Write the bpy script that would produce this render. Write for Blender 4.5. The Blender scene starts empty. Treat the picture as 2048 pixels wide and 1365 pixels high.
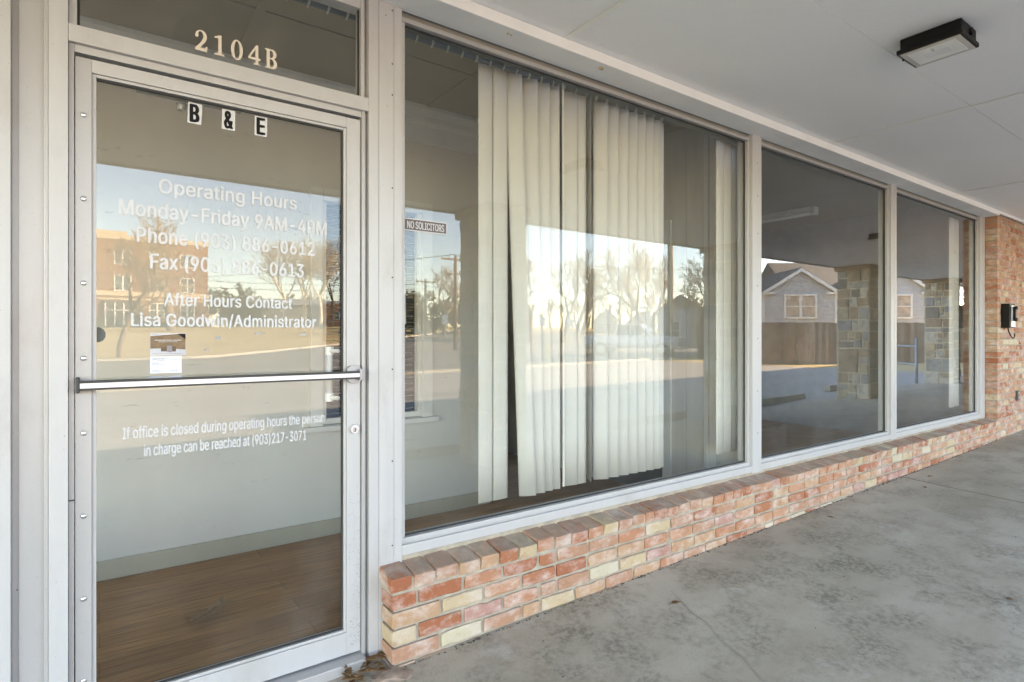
import bpy, bmesh, math, random
from mathutils import Vector, Matrix
from mathutils.geometry import delaunay_2d_cdt

S = bpy.context.scene
C = S.collection
R = math.radians

# ------------------------------------------------------------------ camera
cam_d = bpy.data.cameras.new("camera")
cam = bpy.data.objects.new("camera", cam_d)
C.objects.link(cam)
cam.location = (0.0, -2.22, 1.26)
cam.rotation_euler = (R(90), 0, R(-35.6))
cam_d.sensor_width = 36
cam_d.lens = 36 * 1153 / 2048
cam_d.shift_y = -8.0 / 2048
cam_d.clip_start = 0.05
cam_d.clip_end = 3000
S.camera = cam

# ------------------------------------------------------------------ world, sun, exposure
SUN_EL, SUN_AZ = R(24), (0.85, 0.53)          # direction towards the sun
W = bpy.data.worlds.new("World")
S.world = W
W.use_nodes = True
nt = W.node_tree
bg = nt.nodes["Background"]
sky = nt.nodes.new("ShaderNodeTexSky")
sky.sky_type = 'NISHITA'
sky.sun_disc = False
sky.sun_elevation = SUN_EL
sky.sun_rotation = math.atan2(SUN_AZ[0], SUN_AZ[1])
sky.air_density = 1.0
sky.dust_density = 0.2
sky.ozone_density = 2.0
nt.links.new(sky.outputs[0], bg.inputs[0])
bg.inputs[1].default_value = 0.12
sd = bpy.data.lights.new("sun", 'SUN')
sd.energy = 4.2
sd.angle = R(0.53)
sd.color = (1.0, 0.86, 0.66)
sun = bpy.data.objects.new("sun", sd)
C.objects.link(sun)
n = math.hypot(*SUN_AZ)
d = Vector((SUN_AZ[0] / n * math.cos(SUN_EL), SUN_AZ[1] / n * math.cos(SUN_EL), math.sin(SUN_EL)))
sun.rotation_euler = d.to_track_quat('Z', 'Y').to_euler()
sun.location = (0, 0, 20)
S.view_settings.view_transform = 'Standard'
S.view_settings.look = 'None'
S.view_settings.gamma = 1
S.view_settings.exposure = 3.92
S.view_settings.use_white_balance = True
S.view_settings.white_balance_temperature = 8250
S.view_settings.white_balance_tint = 18
S.cycles.use_adaptive_sampling = False
S.cycles.use_denoising = True
S.cycles.denoiser = 'OPENIMAGEDENOISE'
S.cycles.denoising_input_passes = 'RGB_ALBEDO_NORMAL'
S.cycles.denoising_prefilter = 'ACCURATE'
S.cycles.sample_clamp_indirect = 6
S.cycles.max_bounces = 10
S.cycles.diffuse_bounces = 6
S.cycles.transparent_max_bounces = 24
S.cycles.caustics_reflective = False
S.cycles.caustics_refractive = False

# ------------------------------------------------------------------ materials
MATS = {}
def new_mat(name):
    m = bpy.data.materials.new(name)
    m.use_nodes = True
    t = m.node_tree
    return m, t, t.nodes["Principled BSDF"]

def N(t, typ, **kw):
    nd = t.nodes.new(typ)
    for k, v in kw.items():
        setattr(nd, k, v)
    return nd

def ramp(t, stops, src, interp='LINEAR'):
    r = N(t, "ShaderNodeValToRGB")
    r.color_ramp.interpolation = interp
    e = r.color_ramp.elements
    while len(e) < len(stops):
        e.new(0.5)
    for el, (p, c) in zip(e, stops):
        el.position = p
        el.color = (*c, 1) if len(c) == 3 else c
    t.links.new(src, r.inputs[0])
    return r.outputs[0]

def coords(t, scale=(1, 1, 1), kind="Object"):
    tc = N(t, "ShaderNodeTexCoord")
    mp = N(t, "ShaderNodeMapping")
    mp.inputs["Scale"].default_value = scale
    t.links.new(tc.outputs[kind], mp.inputs[0])
    return mp.outputs[0]

def noise(t, vec, scale, detail=4, rough=0.55):
    nz = N(t, "ShaderNodeTexNoise")
    nz.inputs["Scale"].default_value = scale
    nz.inputs["Detail"].default_value = detail
    nz.inputs["Roughness"].default_value = rough
    t.links.new(vec, nz.inputs["Vector"])
    return nz.outputs["Fac"]

def mix(t, a, b, fac, mode='MIX'):
    m = N(t, "ShaderNodeMix", data_type='RGBA', blend_type=mode)
    for sock, v in ((m.inputs[0], fac), (m.inputs[6], a), (m.inputs[7], b)):
        if hasattr(v, "is_linked") or hasattr(v, "links"):
            t.links.new(v, sock)
        else:
            sock.default_value = v if not isinstance(v, tuple) else ((*v, 1) if len(v) == 3 else v)
    return m.outputs[2]

def bump(t, b, height, strength=0.3, dist=0.01):
    bp = N(t, "ShaderNodeBump")
    bp.inputs["Strength"].default_value = strength
    bp.inputs["Distance"].default_value = dist
    t.links.new(height, bp.inputs["Height"])
    t.links.new(bp.outputs[0], b.inputs["Normal"])

def plain(name, col, rough=0.6, metal=0.0, var=0.12, scale=6, bs=0.0, stretch=(1, 1, 1), spec=0.5):
    if name in MATS:
        return MATS[name]
    m, t, b = new_mat(name)
    v = coords(t, stretch)
    f = noise(t, v, scale, 5)
    lo = tuple(max(0, c * (1 - var)) for c in col)
    hi = tuple(min(1, c * (1 + var)) for c in col)
    t.links.new(ramp(t, [(0.3, lo), (0.7, hi)], f), b.inputs["Base Color"])
    b.inputs["Roughness"].default_value = rough
    b.inputs["Metallic"].default_value = metal
    b.inputs["Specular IOR Level"].default_value = spec
    if bs:
        bump(t, b, noise(t, v, scale * 6, 4), bs, 0.004)
    MATS[name] = m
    return m

def alu_mat(name, col, metal=0.35, rough=0.42, grime=0.25):
    m, t, b = new_mat(name)
    v = coords(t)
    vs = coords(t, (9, 9, 0.7))
    f = noise(t, vs, 3.0, 5)
    fine = noise(t, v, 160, 2)
    c1 = ramp(t, [(0.25, tuple(c * 0.94 for c in col)), (0.75, col)], f)
    c2 = mix(t, c1, tuple(c * 0.78 for c in col), ramp(t, [(0.58, (0, 0, 0)), (0.75, (grime, grime, grime))], fine))
    vo = N(t, "ShaderNodeTexVoronoi")
    vo.inputs["Scale"].default_value = 11
    t.links.new(v, vo.inputs["Vector"])
    gr_ = noise(t, coords(t, (1, 1, .45)), 3.6, 7, .7)
    c2 = mix(t, c2, tuple(c * q for c, q in zip(col, (.74, .70, .64))), ramp(t, [(.54, (0, 0, 0)), (.72, (.55, .55, .55))], gr_))
    spk = ramp(t, [(0.022, (1, 1, 1)), (0.04, (0, 0, 0))], vo.outputs["Distance"])
    v2 = N(t, "ShaderNodeTexVoronoi")
    v2.inputs["Scale"].default_value = 34
    t.links.new(v, v2.inputs["Vector"])
    sp2 = ramp(t, [(0.03, (.7, .7, .7)), (0.07, (0, 0, 0))], v2.outputs["Distance"])
    c2 = mix(t, c2, (.30, .26, .22), sp2)
    c3 = mix(t, c2, (0.22, 0.18, 0.15), spk)
    t.links.new(c3, b.inputs["Base Color"])
    b.inputs["Metallic"].default_value = metal
    b.inputs["Roughness"].default_value = rough
    bump(t, b, fine, 0.06, 0.001)
    return m

def glass_mat(name, f0=0.038, tint=(0.975, 0.985, 0.98), dirt=0.035):
    m, t, b = new_mat(name)
    t.nodes.remove(b)
    out = t.nodes["Material Output"]
    geo = N(t, "ShaderNodeNewGeometry")
    dot = N(t, "ShaderNodeVectorMath", operation='DOT_PRODUCT')
    t.links.new(geo.outputs["Normal"], dot.inputs[0])
    t.links.new(geo.outputs["Incoming"], dot.inputs[1])
    ab = N(t, "ShaderNodeMath", operation='ABSOLUTE')
    t.links.new(dot.outputs["Value"], ab.inputs[0])
    om = N(t, "ShaderNodeMath", operation='SUBTRACT')
    om.inputs[0].default_value = 1
    t.links.new(ab.outputs[0], om.inputs[1])
    pw = N(t, "ShaderNodeMath", operation='POWER')
    pw.inputs[1].default_value = 4.5
    t.links.new(om.outputs[0], pw.inputs[0])
    ma = N(t, "ShaderNodeMath", operation='MULTIPLY_ADD')
    ma.inputs[1].default_value = 1 - f0
    ma.inputs[2].default_value = f0
    t.links.new(pw.outputs[0], ma.inputs[0])
    tr = N(t, "ShaderNodeBsdfTransparent")
    tr.inputs[0].default_value = (*tint, 1)
    gl = N(t, "ShaderNodeBsdfGlossy")
    gl.inputs["Roughness"].default_value = 0.0
    gl.inputs["Color"].default_value = (1, 1, 1, 1)
    mx = N(t, "ShaderNodeMixShader")
    t.links.new(ma.outputs[0], mx.inputs[0])
    t.links.new(tr.outputs[0], mx.inputs[1])
    t.links.new(gl.outputs[0], mx.inputs[2])
    # faint film of dust and hand smears on the pane
    df = N(t, "ShaderNodeBsdfDiffuse")
    df.inputs[0].default_value = (0.62, 0.60, 0.56, 1)
    v = coords(t, (1, 1, 0.6))
    dn = ramp(t, [(0.5, (0.08, 0.08, 0.08)), (0.72, (1, 1, 1))], noise(t, v, 2.6, 7, 0.68))
    mm = N(t, "ShaderNodeMath", operation='MULTIPLY')
    mm.inputs[1].default_value = dirt
    t.links.new(dn, mm.inputs[0])
    m2 = N(t, "ShaderNodeMixShader")
    t.links.new(mm.outputs[0], m2.inputs[0])
    t.links.new(mx.outputs[0], m2.inputs[1])
    t.links.new(df.outputs[0], m2.inputs[2])
    t.links.new(m2.outputs[0], out.inputs[0])
    return m

def brick_mat(name, sat=1.0):
    m, t, b = new_mat(name)
    geo = N(t, "ShaderNodeNewGeometry")
    v = coords(t)
    base = ramp(t, [(0.0, (0.385, 0.15, 0.08)), (0.10, (0.44, 0.205, 0.12)), (0.24, (0.42, 0.225, 0.145)), (0.38, (0.47, 0.245, 0.15)),
                    (0.50, (0.36, 0.125, 0.065)), (0.60, (0.47, 0.28, 0.17)), (0.72, (0.50, 0.38, 0.24)), (0.77, (0.43, 0.235, 0.19)),
                    (0.86, (0.46, 0.275, 0.165)), (0.955, (0.52, 0.45, 0.32))], geo.outputs["Random Per Island"], 'CONSTANT')
    n1 = noise(t, v, 11, 7, 0.7)
    n2 = noise(t, v, 60, 6, 0.75)
    n3 = noise(t, coords(t, (1, 1, 1.8)), 6.5, 7, 0.68)
    n4 = noise(t, v, 26, 5, 0.7)
    c = mix(t, base, (0.62, 0.53, 0.47), ramp(t, [(0.46, (0, 0, 0)), (0.66, (0.74, 0.74, 0.74))], n3))
    c = mix(t, c, (0.33, 0.135, 0.075), ramp(t, [(0.55, (0, 0, 0)), (0.70, (0.65, 0.65, 0.65))], n1))
    c = mix(t, c, (0.58, 0.44, 0.30), ramp(t, [(0.58, (0, 0, 0)), (0.70, (0.5, 0.5, 0.5))], n4))
    c = mix(t, c, (0.17, 0.11, 0.085), ramp(t, [(0.60, (0, 0, 0)), (0.72, (0.6, 0.6, 0.6))], n2))
    # dust and grime settled on the upward faces
    sx = N(t, "ShaderNodeSeparateXYZ")
    t.links.new(geo.outputs["Normal"], sx.inputs[0])
    up = ramp(t, [(0.55, (0, 0, 0)), (0.9, (1, 1, 1))], sx.outputs[2])
    dust = mix(t, (0.20, 0.165, 0.14), (0.34, 0.29, 0.235), n4)
    um = N(t, "ShaderNodeMix", data_type='RGBA', blend_type='MULTIPLY')
    um.inputs[0].default_value = 1
    t.links.new(up, um.inputs[6])
    t.links.new(ramp(t, [(0.35, (0.2, 0.2, 0.2)), (0.6, (0.8, 0.8, 0.8))], n1), um.inputs[7])
    c = mix(t, c, dust, um.outputs[2])
    t.links.new(c, b.inputs["Base Color"])
    b.inputs["Roughness"].default_value = 0.9
    b.inputs["Specular IOR Level"].default_value = 0.2
    bump(t, b, n2, 0.7, 0.006)
    return m

def concrete_mat():
    m, t, b = new_mat("worn_concrete")
    v = coords(t)
    vs = coords(t, (0.55, 1.5, 1))
    a = noise(t, vs, 1.1, 7, 0.6)
    bb = noise(t, v, 3.3, 8, 0.72)
    c_ = noise(t, v, 38, 4, 0.7)
    fine = noise(t, v, 240, 3, 0.7)
    col = ramp(t, [(0.32, (0.31, 0.258, 0.195)), (0.52, (0.385, 0.332, 0.262)), (0.70, (0.45, 0.40, 0.33))], a)
    big_ = noise(t, coords(t, (.5, 1, 1)), 0.8, 3, .5)
    stain = ramp(t, [(0.44, (0, 0, 0)), (0.60, (0.88, 0.88, 0.88))], bb)
    stain = mix(t, (0, 0, 0), stain, ramp(t, [(.34, (.3, .3, .3)), (.60, (1, 1, 1))], big_))
    fleck = ramp(t, [(0.41, (0.15, 0.15, 0.15)), (0.58, (1, 1, 1))], c_)
    sm = N(t, "ShaderNodeMix", data_type='RGBA', blend_type='MULTIPLY')
    sm.inputs[0].default_value = 1
    t.links.new(stain, sm.inputs[6])
    t.links.new(fleck, sm.inputs[7])
    col = mix(t, col, (0.17, 0.15, 0.115), sm.outputs[2])
    wv = noise(t, coords(t, (1, 1, 1)), 2.1, 6, 0.68)
    col = mix(t, col, (0.52, 0.51, 0.48), ramp(t, [(0.60, (0, 0, 0)), (0.74, (0.6, 0.6, 0.6))], wv))
    rv = noise(t, coords(t, (1.2, 0.8, 1)), 1.7, 4, 0.5)
    col = mix(t, col, (0.37, 0.29, 0.20), ramp(t, [(0.62, (0, 0, 0)), (0.8, (0.5, 0.5, 0.5))], rv))
    col = mix(t, col, (0.19, 0.18, 0.16), ramp(t, [(0.54, (0, 0, 0)), (0.66, (0.6, 0.6, 0.6))], fine))
    t.links.new(col, b.inputs["Base Color"])
    b.inputs["Roughness"].default_value = 0.82
    b.inputs["Specular IOR Level"].default_value = 0.3
    bump(t, b, fine, 0.25, 0.003)
    return m

def asphalt_mat(name, lo, hi):
    m, t, b = new_mat(name)
    v = coords(t)
    a = noise(t, coords(t, (0.15, 0.9, 1)), 0.7, 6, 0.6)
    f = noise(t, v, 9, 5, 0.7)
    c = ramp(t, [(0.35, lo), (0.65, hi)], a)
    c = mix(t, c, tuple(x * 0.6 for x in lo), ramp(t, [(0.5, (0, 0, 0)), (0.7, (0.6, 0.6, 0.6))], f))
    t.links.new(c, b.inputs["Base Color"])
    b.inputs["Roughness"].default_value = 0.9
    return m

def lawn_mat():
    m, t, b = new_mat("dormant_lawn")
    v = coords(t)
    a = noise(t, coords(t, (0.25, 1, 1)), 0.35, 6, 0.6)
    f = noise(t, v, 4, 5, 0.7)
    c = ramp(t, [(0.3, (0.33, 0.25, 0.12)), (0.55, (0.46, 0.36, 0.19)), (0.75, (0.55, 0.44, 0.25))], a)
    c = mix(t, c, (0.20, 0.16, 0.08), ramp(t, [(0.5, (0, 0, 0)), (0.75, (0.6, 0.6, 0.6))], f))
    t.links.new(c, b.inputs["Base Color"])
    b.inputs["Roughness"].default_value = 1.0
    b.inputs["Specular IOR Level"].default_value = 0.1
    return m

def soffit_mat():
    m, t, b = new_mat("painted_soffit")
    v = coords(t)
    f = noise(t, coords(t, (0.7, 1, 1)), 0.9, 5)
    g = noise(t, v, 90, 3, 0.6)
    k = noise(t, v, 4.2, 6, 0.7)
    c = ramp(t, [(0.3, (0.85, 0.85, 0.835)), (0.7, (0.90, 0.90, 0.885))], f)
    c = mix(t, c, (0.80, 0.795, 0.775), ramp(t, [(0.55, (0, 0, 0)), (0.8, (0.6, 0.6, 0.6))], g))
    c = mix(t, c, (0.46, 0.40, 0.29), ramp(t, [(0.735, (0, 0, 0)), (0.80, (0.5, 0.5, 0.5))], k))
    t.links.new(c, b.inputs["Base Color"])
    b.inputs["Roughness"].default_value = 0.65
    bump(t, b, noise(t, coords(t, (1, 1.8, 1)), 22, 6, 0.7), 0.4, 0.006)
    return m

def wood_floor_mat():
    m, t, b = new_mat("wood_plank_floor")
    v = coords(t)
    br = N(t, "ShaderNodeTexBrick")
    br.offset = 0.37
    br.inputs["Scale"].default_value = 1
    br.inputs["Brick Width"].default_value = 1.2
    br.inputs["Row Height"].default_value = 0.13
    br.inputs["Mortar Size"].default_value = 0.0012
    br.inputs["Mortar Smooth"].default_value = 0.2
    br.inputs["Color1"].default_value = (0.34, 0.15, 0.048, 1)
    br.inputs["Color2"].default_value = (0.50, 0.25, 0.09, 1)
    br.inputs["Mortar"].default_value = (0.07, 0.04, 0.02, 1)
    t.links.new(v, br.inputs["Vector"])
    g = noise(t, coords(t, (2.5, 60, 1)), 1.4, 6, 0.65)
    g2 = noise(t, coords(t, (0.8, 14, 1)), 1.6, 4, 0.6)
    c = mix(t, br.outputs[0], (0.13, 0.063, 0.028), ramp(t, [(0.42, (0, 0, 0)), (0.66, (0.8, 0.8, 0.8))], g))
    c = mix(t, c, (0.34, 0.21, 0.11), ramp(t, [(0.55, (0, 0, 0)), (0.75, (0.6, 0.6, 0.6))], g2))
    t.links.new(c, b.inputs["Base Color"])
    b.inputs["Roughness"].default_value = 0.6
    b.inputs["Specular IOR Level"].default_value = 0.25
    return m

def stone_mat():
    m, t, b = new_mat("ashlar_stone")
    geo = N(t, "ShaderNodeNewGeometry")
    v = coords(t)
    base = ramp(t, [(0.0, (0.33, 0.33, 0.315)), (0.2, (0.42, 0.35, 0.25)), (0.36, (0.25, 0.265, 0.285)), (0.5, (0.36, 0.26, 0.18)),
                    (0.64, (0.50, 0.47, 0.41)), (0.78, (0.21, 0.19, 0.175)), (0.9, (0.52, 0.41, 0.27))], geo.outputs["Random Per Island"], 'CONSTANT')
    n1 = noise(t, v, 12, 6, 0.7)
    c = mix(t, base, (0.12, 0.10, 0.08), ramp(t, [(0.46, (0, 0, 0)), (0.66, (0.7, 0.7, 0.7))], n1))
    t.links.new(c, b.inputs["Base Color"])
    b.inputs["Roughness"].default_value = 0.9
    bump(t, b, n1, 0.6, 0.02)
    return m

ALU = alu_mat("painted_aluminum", (0.50, 0.49, 0.483), 0.12)
ALU2 = alu_mat("aged_aluminum", (0.43, 0.415, 0.405), 0.2, 0.38, 0.35)
HEAD_SHADE = plain("shade_toned_channel", (0.30, 0.27, 0.22), 0.5, 0.2, var=.1, scale=3)  # head channel colour darkened for the recess shade under the trim
GLASS = glass_mat("window_glass")
BRICK = brick_mat("reclaimed_brick")
MORTAR = plain("mortar", (0.38, 0.325, 0.25), 0.95, var=0.2, scale=18, bs=0.5)
CONC = concrete_mat()
SOFFIT = soffit_mat()
TRIM = plain("soffit_trim_paint", (0.84, 0.84, 0.82), 0.6, var=0.05, scale=4, bs=0.1)
FLOOR = wood_floor_mat()
STONE = stone_mat()
STONE_M = plain("stone_mortar", (0.56, 0.48, 0.36), 0.95, var=0.15, scale=10, bs=0.4)
IWALL = plain("interior_wall_paint", (0.68, 0.675, 0.64), 0.75, var=0.03, scale=2, bs=0.12)
def scuffed_wall():
    m, t, b = new_mat("scuffed_wall_paint")
    c = ramp(t, [(.35, (.62, .595, .535)), (.65, (.66, .635, .575))], noise(t, coords(t), 1.5, 4))
    sc = noise(t, coords(t, (2.2, 1, 9)), 2.4, 7, .72)
    c = mix(t, c, (.34, .32, .28), ramp(t, [(.635, (0, 0, 0)), (.70, (.7, .7, .7))], sc))
    t.links.new(c, b.inputs["Base Color"])
    b.inputs["Roughness"].default_value = .75
    bump(t, b, noise(t, coords(t), 40, 4), .15, .003)
    return m
SCUFF = scuffed_wall()
IPANEL = plain("painted_wall_panel", (0.64, 0.61, 0.54), 0.7, var=0.08, scale=3, stretch=(3, 3, 0.4))
ITRIM = plain("interior_trim_paint", (0.72, 0.71, 0.66), 0.5, var=0.04)
IBASE = plain("vinyl_baseboard", (0.44, 0.40, 0.30), 0.5, var=0.06)
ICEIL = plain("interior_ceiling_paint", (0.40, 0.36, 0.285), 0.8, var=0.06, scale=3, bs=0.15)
BLIND = plain("ivory_vinyl", (0.60, 0.575, 0.515), 0.55, var=0.03, scale=3)
CLIP = plain("clip_plastic", (0.68, 0.66, 0.58), 0.4, var=0.05)
GREYMET = plain("grey_rail_metal", (0.36, 0.36, 0.33), 0.45, 0.3, var=0.06)
BLACK = plain("black_enamel", (0.006, 0.006, 0.006), 0.5, var=0.2, spec=.2)
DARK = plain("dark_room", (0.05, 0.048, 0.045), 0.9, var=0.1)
WHITEV = plain("white_vinyl", (0.60, 0.60, 0.61), 0.5, var=0.02)
CREAMV = plain("cream_vinyl", (0.68, 0.60, 0.50), 0.5, var=0.03)
CHROME = plain("satin_chrome", (0.72, 0.72, 0.72), 0.25, 0.9, var=0.05)
CLEARP = plain("milky_plastic", (0.75, 0.75, 0.72), 0.3, var=0.03)
RUBBER = plain("dark_gasket", (0.03, 0.03, 0.03), 0.7)
PAPER = plain("white_card", (0.70, 0.71, 0.74), 0.6, var=0.02)
LEAFM = plain("dry_leaf", (0.21, 0.115, 0.05), 0.85, var=0.4, scale=40)

# ------------------------------------------------------------------ mesh builders
class MB:
    def __init__(s):
        s.v, s.f = [], []
    def add(s, vs, fs):
        o = len(s.v)
        s.v += [tuple(p) for p in vs]
        s.f += [tuple(i + o for i in f) for f in fs]
        return s
    def box(s, x0, x1, y0, y1, z0, z1, bev=0.0):
        if bev <= 0:
            return s.add([(x0, y0, z0), (x1, y0, z0), (x1, y1, z0), (x0, y1, z0), (x0, y0, z1), (x1, y0, z1), (x1, y1, z1), (x0, y1, z1)],
                         [(0, 3, 2, 1), (4, 5, 6, 7), (0, 1, 5, 4), (1, 2, 6, 5), (2, 3, 7, 6), (3, 0, 4, 7)])
        bm = bmesh.new()
        bmesh.ops.create_cube(bm, size=1)
        bmesh.ops.scale(bm, vec=(x1 - x0, y1 - y0, z1 - z0), verts=bm.verts)
        bmesh.ops.translate(bm, vec=((x0 + x1) / 2, (y0 + y1) / 2, (z0 + z1) / 2), verts=bm.verts)
        bmesh.ops.bevel(bm, geom=list(bm.edges), offset=bev, segments=2, affect='EDGES', profile=0.6)
        return s.take(bm)
    def take(s, bm):
        bm.verts.index_update()
        s.add([v.co for v in bm.verts], [[v.index for v in f.verts] for f in bm.faces])
        bm.free()
        return s
    def prism(s, poly, axis, a, b):
        """poly: list of 2D points, extruded along axis from a to b."""
        n_ = len(poly)
        def P(p, t):
            return {'x': (t, p[0], p[1]), 'y': (p[0], t, p[1]), 'z': (p[0], p[1], t)}[axis]
        vs = [P(p, a) for p in poly] + [P(p, b) for p in poly]
        fs = [tuple(range(n_)), tuple(range(2 * n_ - 1, n_ - 1, -1))]
        fs += [(i, i + n_, (i + 1) % n_ + n_, (i + 1) % n_) for i in range(n_)]
        return s.add(vs, fs)
    def tube(s, p, q, r0, r1=None, n_=8, caps=True):
        r1 = r0 if r1 is None else r1
        p, q = Vector(p), Vector(q)
        ax = (q - p)
        if ax.length < 1e-6:
            return s
        ax.normalize()
        u = ax.cross(Vector((0, 0, 1)) if abs(ax.z) < 0.9 else Vector((1, 0, 0))).normalized()
        w = ax.cross(u)
        vs = []
        for c, r in ((p, r0), (q, r1)):
            for i in range(n_):
                a = 2 * math.pi * i / n_
                vs.append(c + (u * math.cos(a) + w * math.sin(a)) * r)
        fs = [(i, (i + 1) % n_, (i + 1) % n_ + n_, i + n_) for i in range(n_)]
        if caps:
            fs += [tuple(range(n_ - 1, -1, -1)), tuple(range(n_, 2 * n_))]
        return s.add(vs, fs)
    def quad(s, a, b, c, d_):
        return s.add([a, b, c, d_], [(0, 1, 2, 3)])
    def build(s, name, mat, parent=None, smooth=False, loc=None, rz=0):
        me = bpy.data.meshes.new(name)
        me.from_pydata(s.v, [], s.f)
        bm = bmesh.new()
        bm.from_mesh(me)
        bmesh.ops.recalc_face_normals(bm, faces=bm.faces)
        bm.to_mesh(me)
        bm.free()
        if smooth:
            me.polygons.foreach_set("use_smooth", [True] * len(me.polygons))
        me.materials.append(mat)
        o = bpy.data.objects.new(name, me)
        C.objects.link(o)
        if parent:
            o.parent = parent
        if loc:
            o.location = loc
        o.rotation_euler[2] = rz
        return o

def tag(o, label=None, cat=None, group=None, kind=None):
    for k, v in (("label", label), ("category", cat), ("group", group), ("kind", kind)):
        if v:
            o[k] = v
    return o

def thing(name, label, cat, group=None, loc=(0, 0, 0), rz=0):
    o = bpy.data.objects.new(name, None)
    o.empty_display_size = 0.1
    C.objects.link(o)
    o.location = loc
    o.rotation_euler[2] = rz
    return tag(o, label, cat, group)

def dup(root, loc, rz=0, scale=1.0, label=None):
    r = root.copy()
    C.objects.link(r)
    r.location = loc
    r.rotation_euler[2] = rz
    r.scale = (scale, scale, scale) if not isinstance(scale, tuple) else scale
    if label:
        r["label"] = label
    for ch in list(root.children):
        c = ch.copy()
        C.objects.link(c)
        c.parent = r
        for g in ch.children:
            k = g.copy()
            C.objects.link(k)
            k.parent = c
    return r

def sstep(t):
    t = max(0.0, min(1.0, t))
    return t * t * (3 - 2 * t)

def T(x, y):                       # natural ground beyond the sidewalk
    return -0.30 + 0.016 * max(-10, min(40, x)) + 2.75 * sstep((-y - 18) / 72)

def SW(x, y):                      # sidewalk under the canopy
    return -0.015 + 0.019 * (x - 0.92) + 0.045 * (y + 0.16)

def sheet(name, mat, xs, ys, fn, kind="structure", yfar=None):
    mb = MB()
    idx = {}
    for i, x in enumerate(xs):
        for j, y in enumerate(ys):
            yy = y if yfar is None else ys[0] + (yfar(x) - ys[0]) * j / (len(ys) - 1)
            idx[i, j] = len(mb.v)
            mb.v.append((x, yy, fn(x, yy)))
    for i in range(len(xs) - 1):
        for j in range(len(ys) - 1):
            mb.f.append((idx[i, j], idx[i + 1, j], idx[i + 1, j + 1], idx[i, j + 1]))
    o = mb.build(name, mat)
    for p in o.data.polygons:
        p.use_smooth = True
    if o.data.polygons[0].normal.z < 0:
        o.data.flip_normals()
    return tag(o, kind=kind)

def frange(a, b, n_):
    return [a + (b - a) * i / n_ for i in range(n_ + 1)]

rng = random.Random(7)

# ================================================================== GROUND
LAWN = lawn_mat()
xs = [-900, -400, -200, -120] + frange(-80, 120, 40) + [160, 240, 420, 900]
ys = [-1500, -700, -400, -260] + frange(-180, -4, 44) + [20, 200, 900]
sheet("ground", LAWN, xs, ys, lambda x, y: T(x, y) if y < -3 else -0.6)
sheet("parking_lot", asphalt_mat("old_asphalt", (0.22, 0.215, 0.21), (0.31, 0.30, 0.285)), frange(-40, 22.5, 40), frange(-17.4, -3.46, 14), lambda x, y: T(x, y) + 0.02)
sheet("street", asphalt_mat("street_asphalt", (0.13, 0.125, 0.12), (0.20, 0.185, 0.165)), frange(-60, 70, 52), frange(-17.5, -33, 16),
      lambda x, y: T(x, y) + 0.03, yfar=lambda x: -33 - 0.85 * max(0, min(30, x - 5)))
kb = MB()
for x in frange(-40, 38, 39):
    kb.box(x, x + 1.97, -17.62, -17.46, T(x, -17.5) - 0.2, T(x, -17.5) + 0.13)
kb.build("kerb", plain("kerb_concrete", (0.42, 0.40, 0.36), 0.9, var=0.15))["kind"] = "structure"
far_k = MB()
for x in frange(-40, 34, 37):
    y0, y1 = [-33 - 0.85 * max(0, min(30, q - 5)) for q in (x, x + 2)]
    z0, z1 = T(x, y0), T(x + 2, y1)
    far_k.add([(x, y0, z0 - .1), (x + 2, y1, z1 - .1), (x + 2, y1 - .18, z1 - .1), (x, y0 - .18, z0 - .1),
               (x, y0, z0 + .16), (x + 2, y1, z1 + .16), (x + 2, y1 - .18, z1 + .16), (x, y0 - .18, z0 + .16)],
              [(0, 3, 2, 1), (4, 5, 6, 7), (0, 1, 5, 4), (1, 2, 6, 5), (2, 3, 7, 6), (3, 0, 4, 7)])
far_k.build("kerb", MATS["kerb_concrete"])["kind"] = "structure"

# sidewalk in slabs with tooled joints
sw = MB()
jf = MB()
joints = [-8.9, -5.3, -1.7, 5.55, 9.2, 12.9, 16.6, 20.3, 24]
for a, b_ in zip(joints[:-1], joints[1:]):
    g = 0.011
    pts = [(a + g, 0.1), (b_ - g, 0.1), (b_ - g, -3.45), (a + g, -3.45)]
    top = [(x, y, SW(x, y)) for x, y in pts]
    low = [(x, y, SW(x, y) - 0.35) for x, y in pts]
    inn = [(x + (0.007 if i in (0, 3) else -0.007), y, SW(x, y)) for i, (x, y) in enumerate(pts)]
    top = [(x, y, z - 0.002) for x, y, z in top]
    sw.add(inn + top + low, [(0, 1, 2, 3), (0, 4, 5, 1), (1, 5, 6, 2), (2, 6, 7, 3), (3, 7, 4, 0),
                             (4, 8, 9, 5), (5, 9, 10, 6), (6, 10, 11, 7), (7, 11, 8, 4)])
    jf.add([(b_ - g, 0.1, SW(b_, 0.1) - .004), (b_ + g, 0.1, SW(b_, .1) - .004), (b_ + g, -3.45, SW(b_, -3.45) - .004), (b_ - g, -3.45, SW(b_, -3.45) - .004)], [(0, 1, 2, 3)])
tag(sw.build("sidewalk", CONC), kind="structure")
tag(jf.build("sidewalk_joint", plain("joint_dirt", (.06, .05, .04), .95)), kind="structure")

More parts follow.
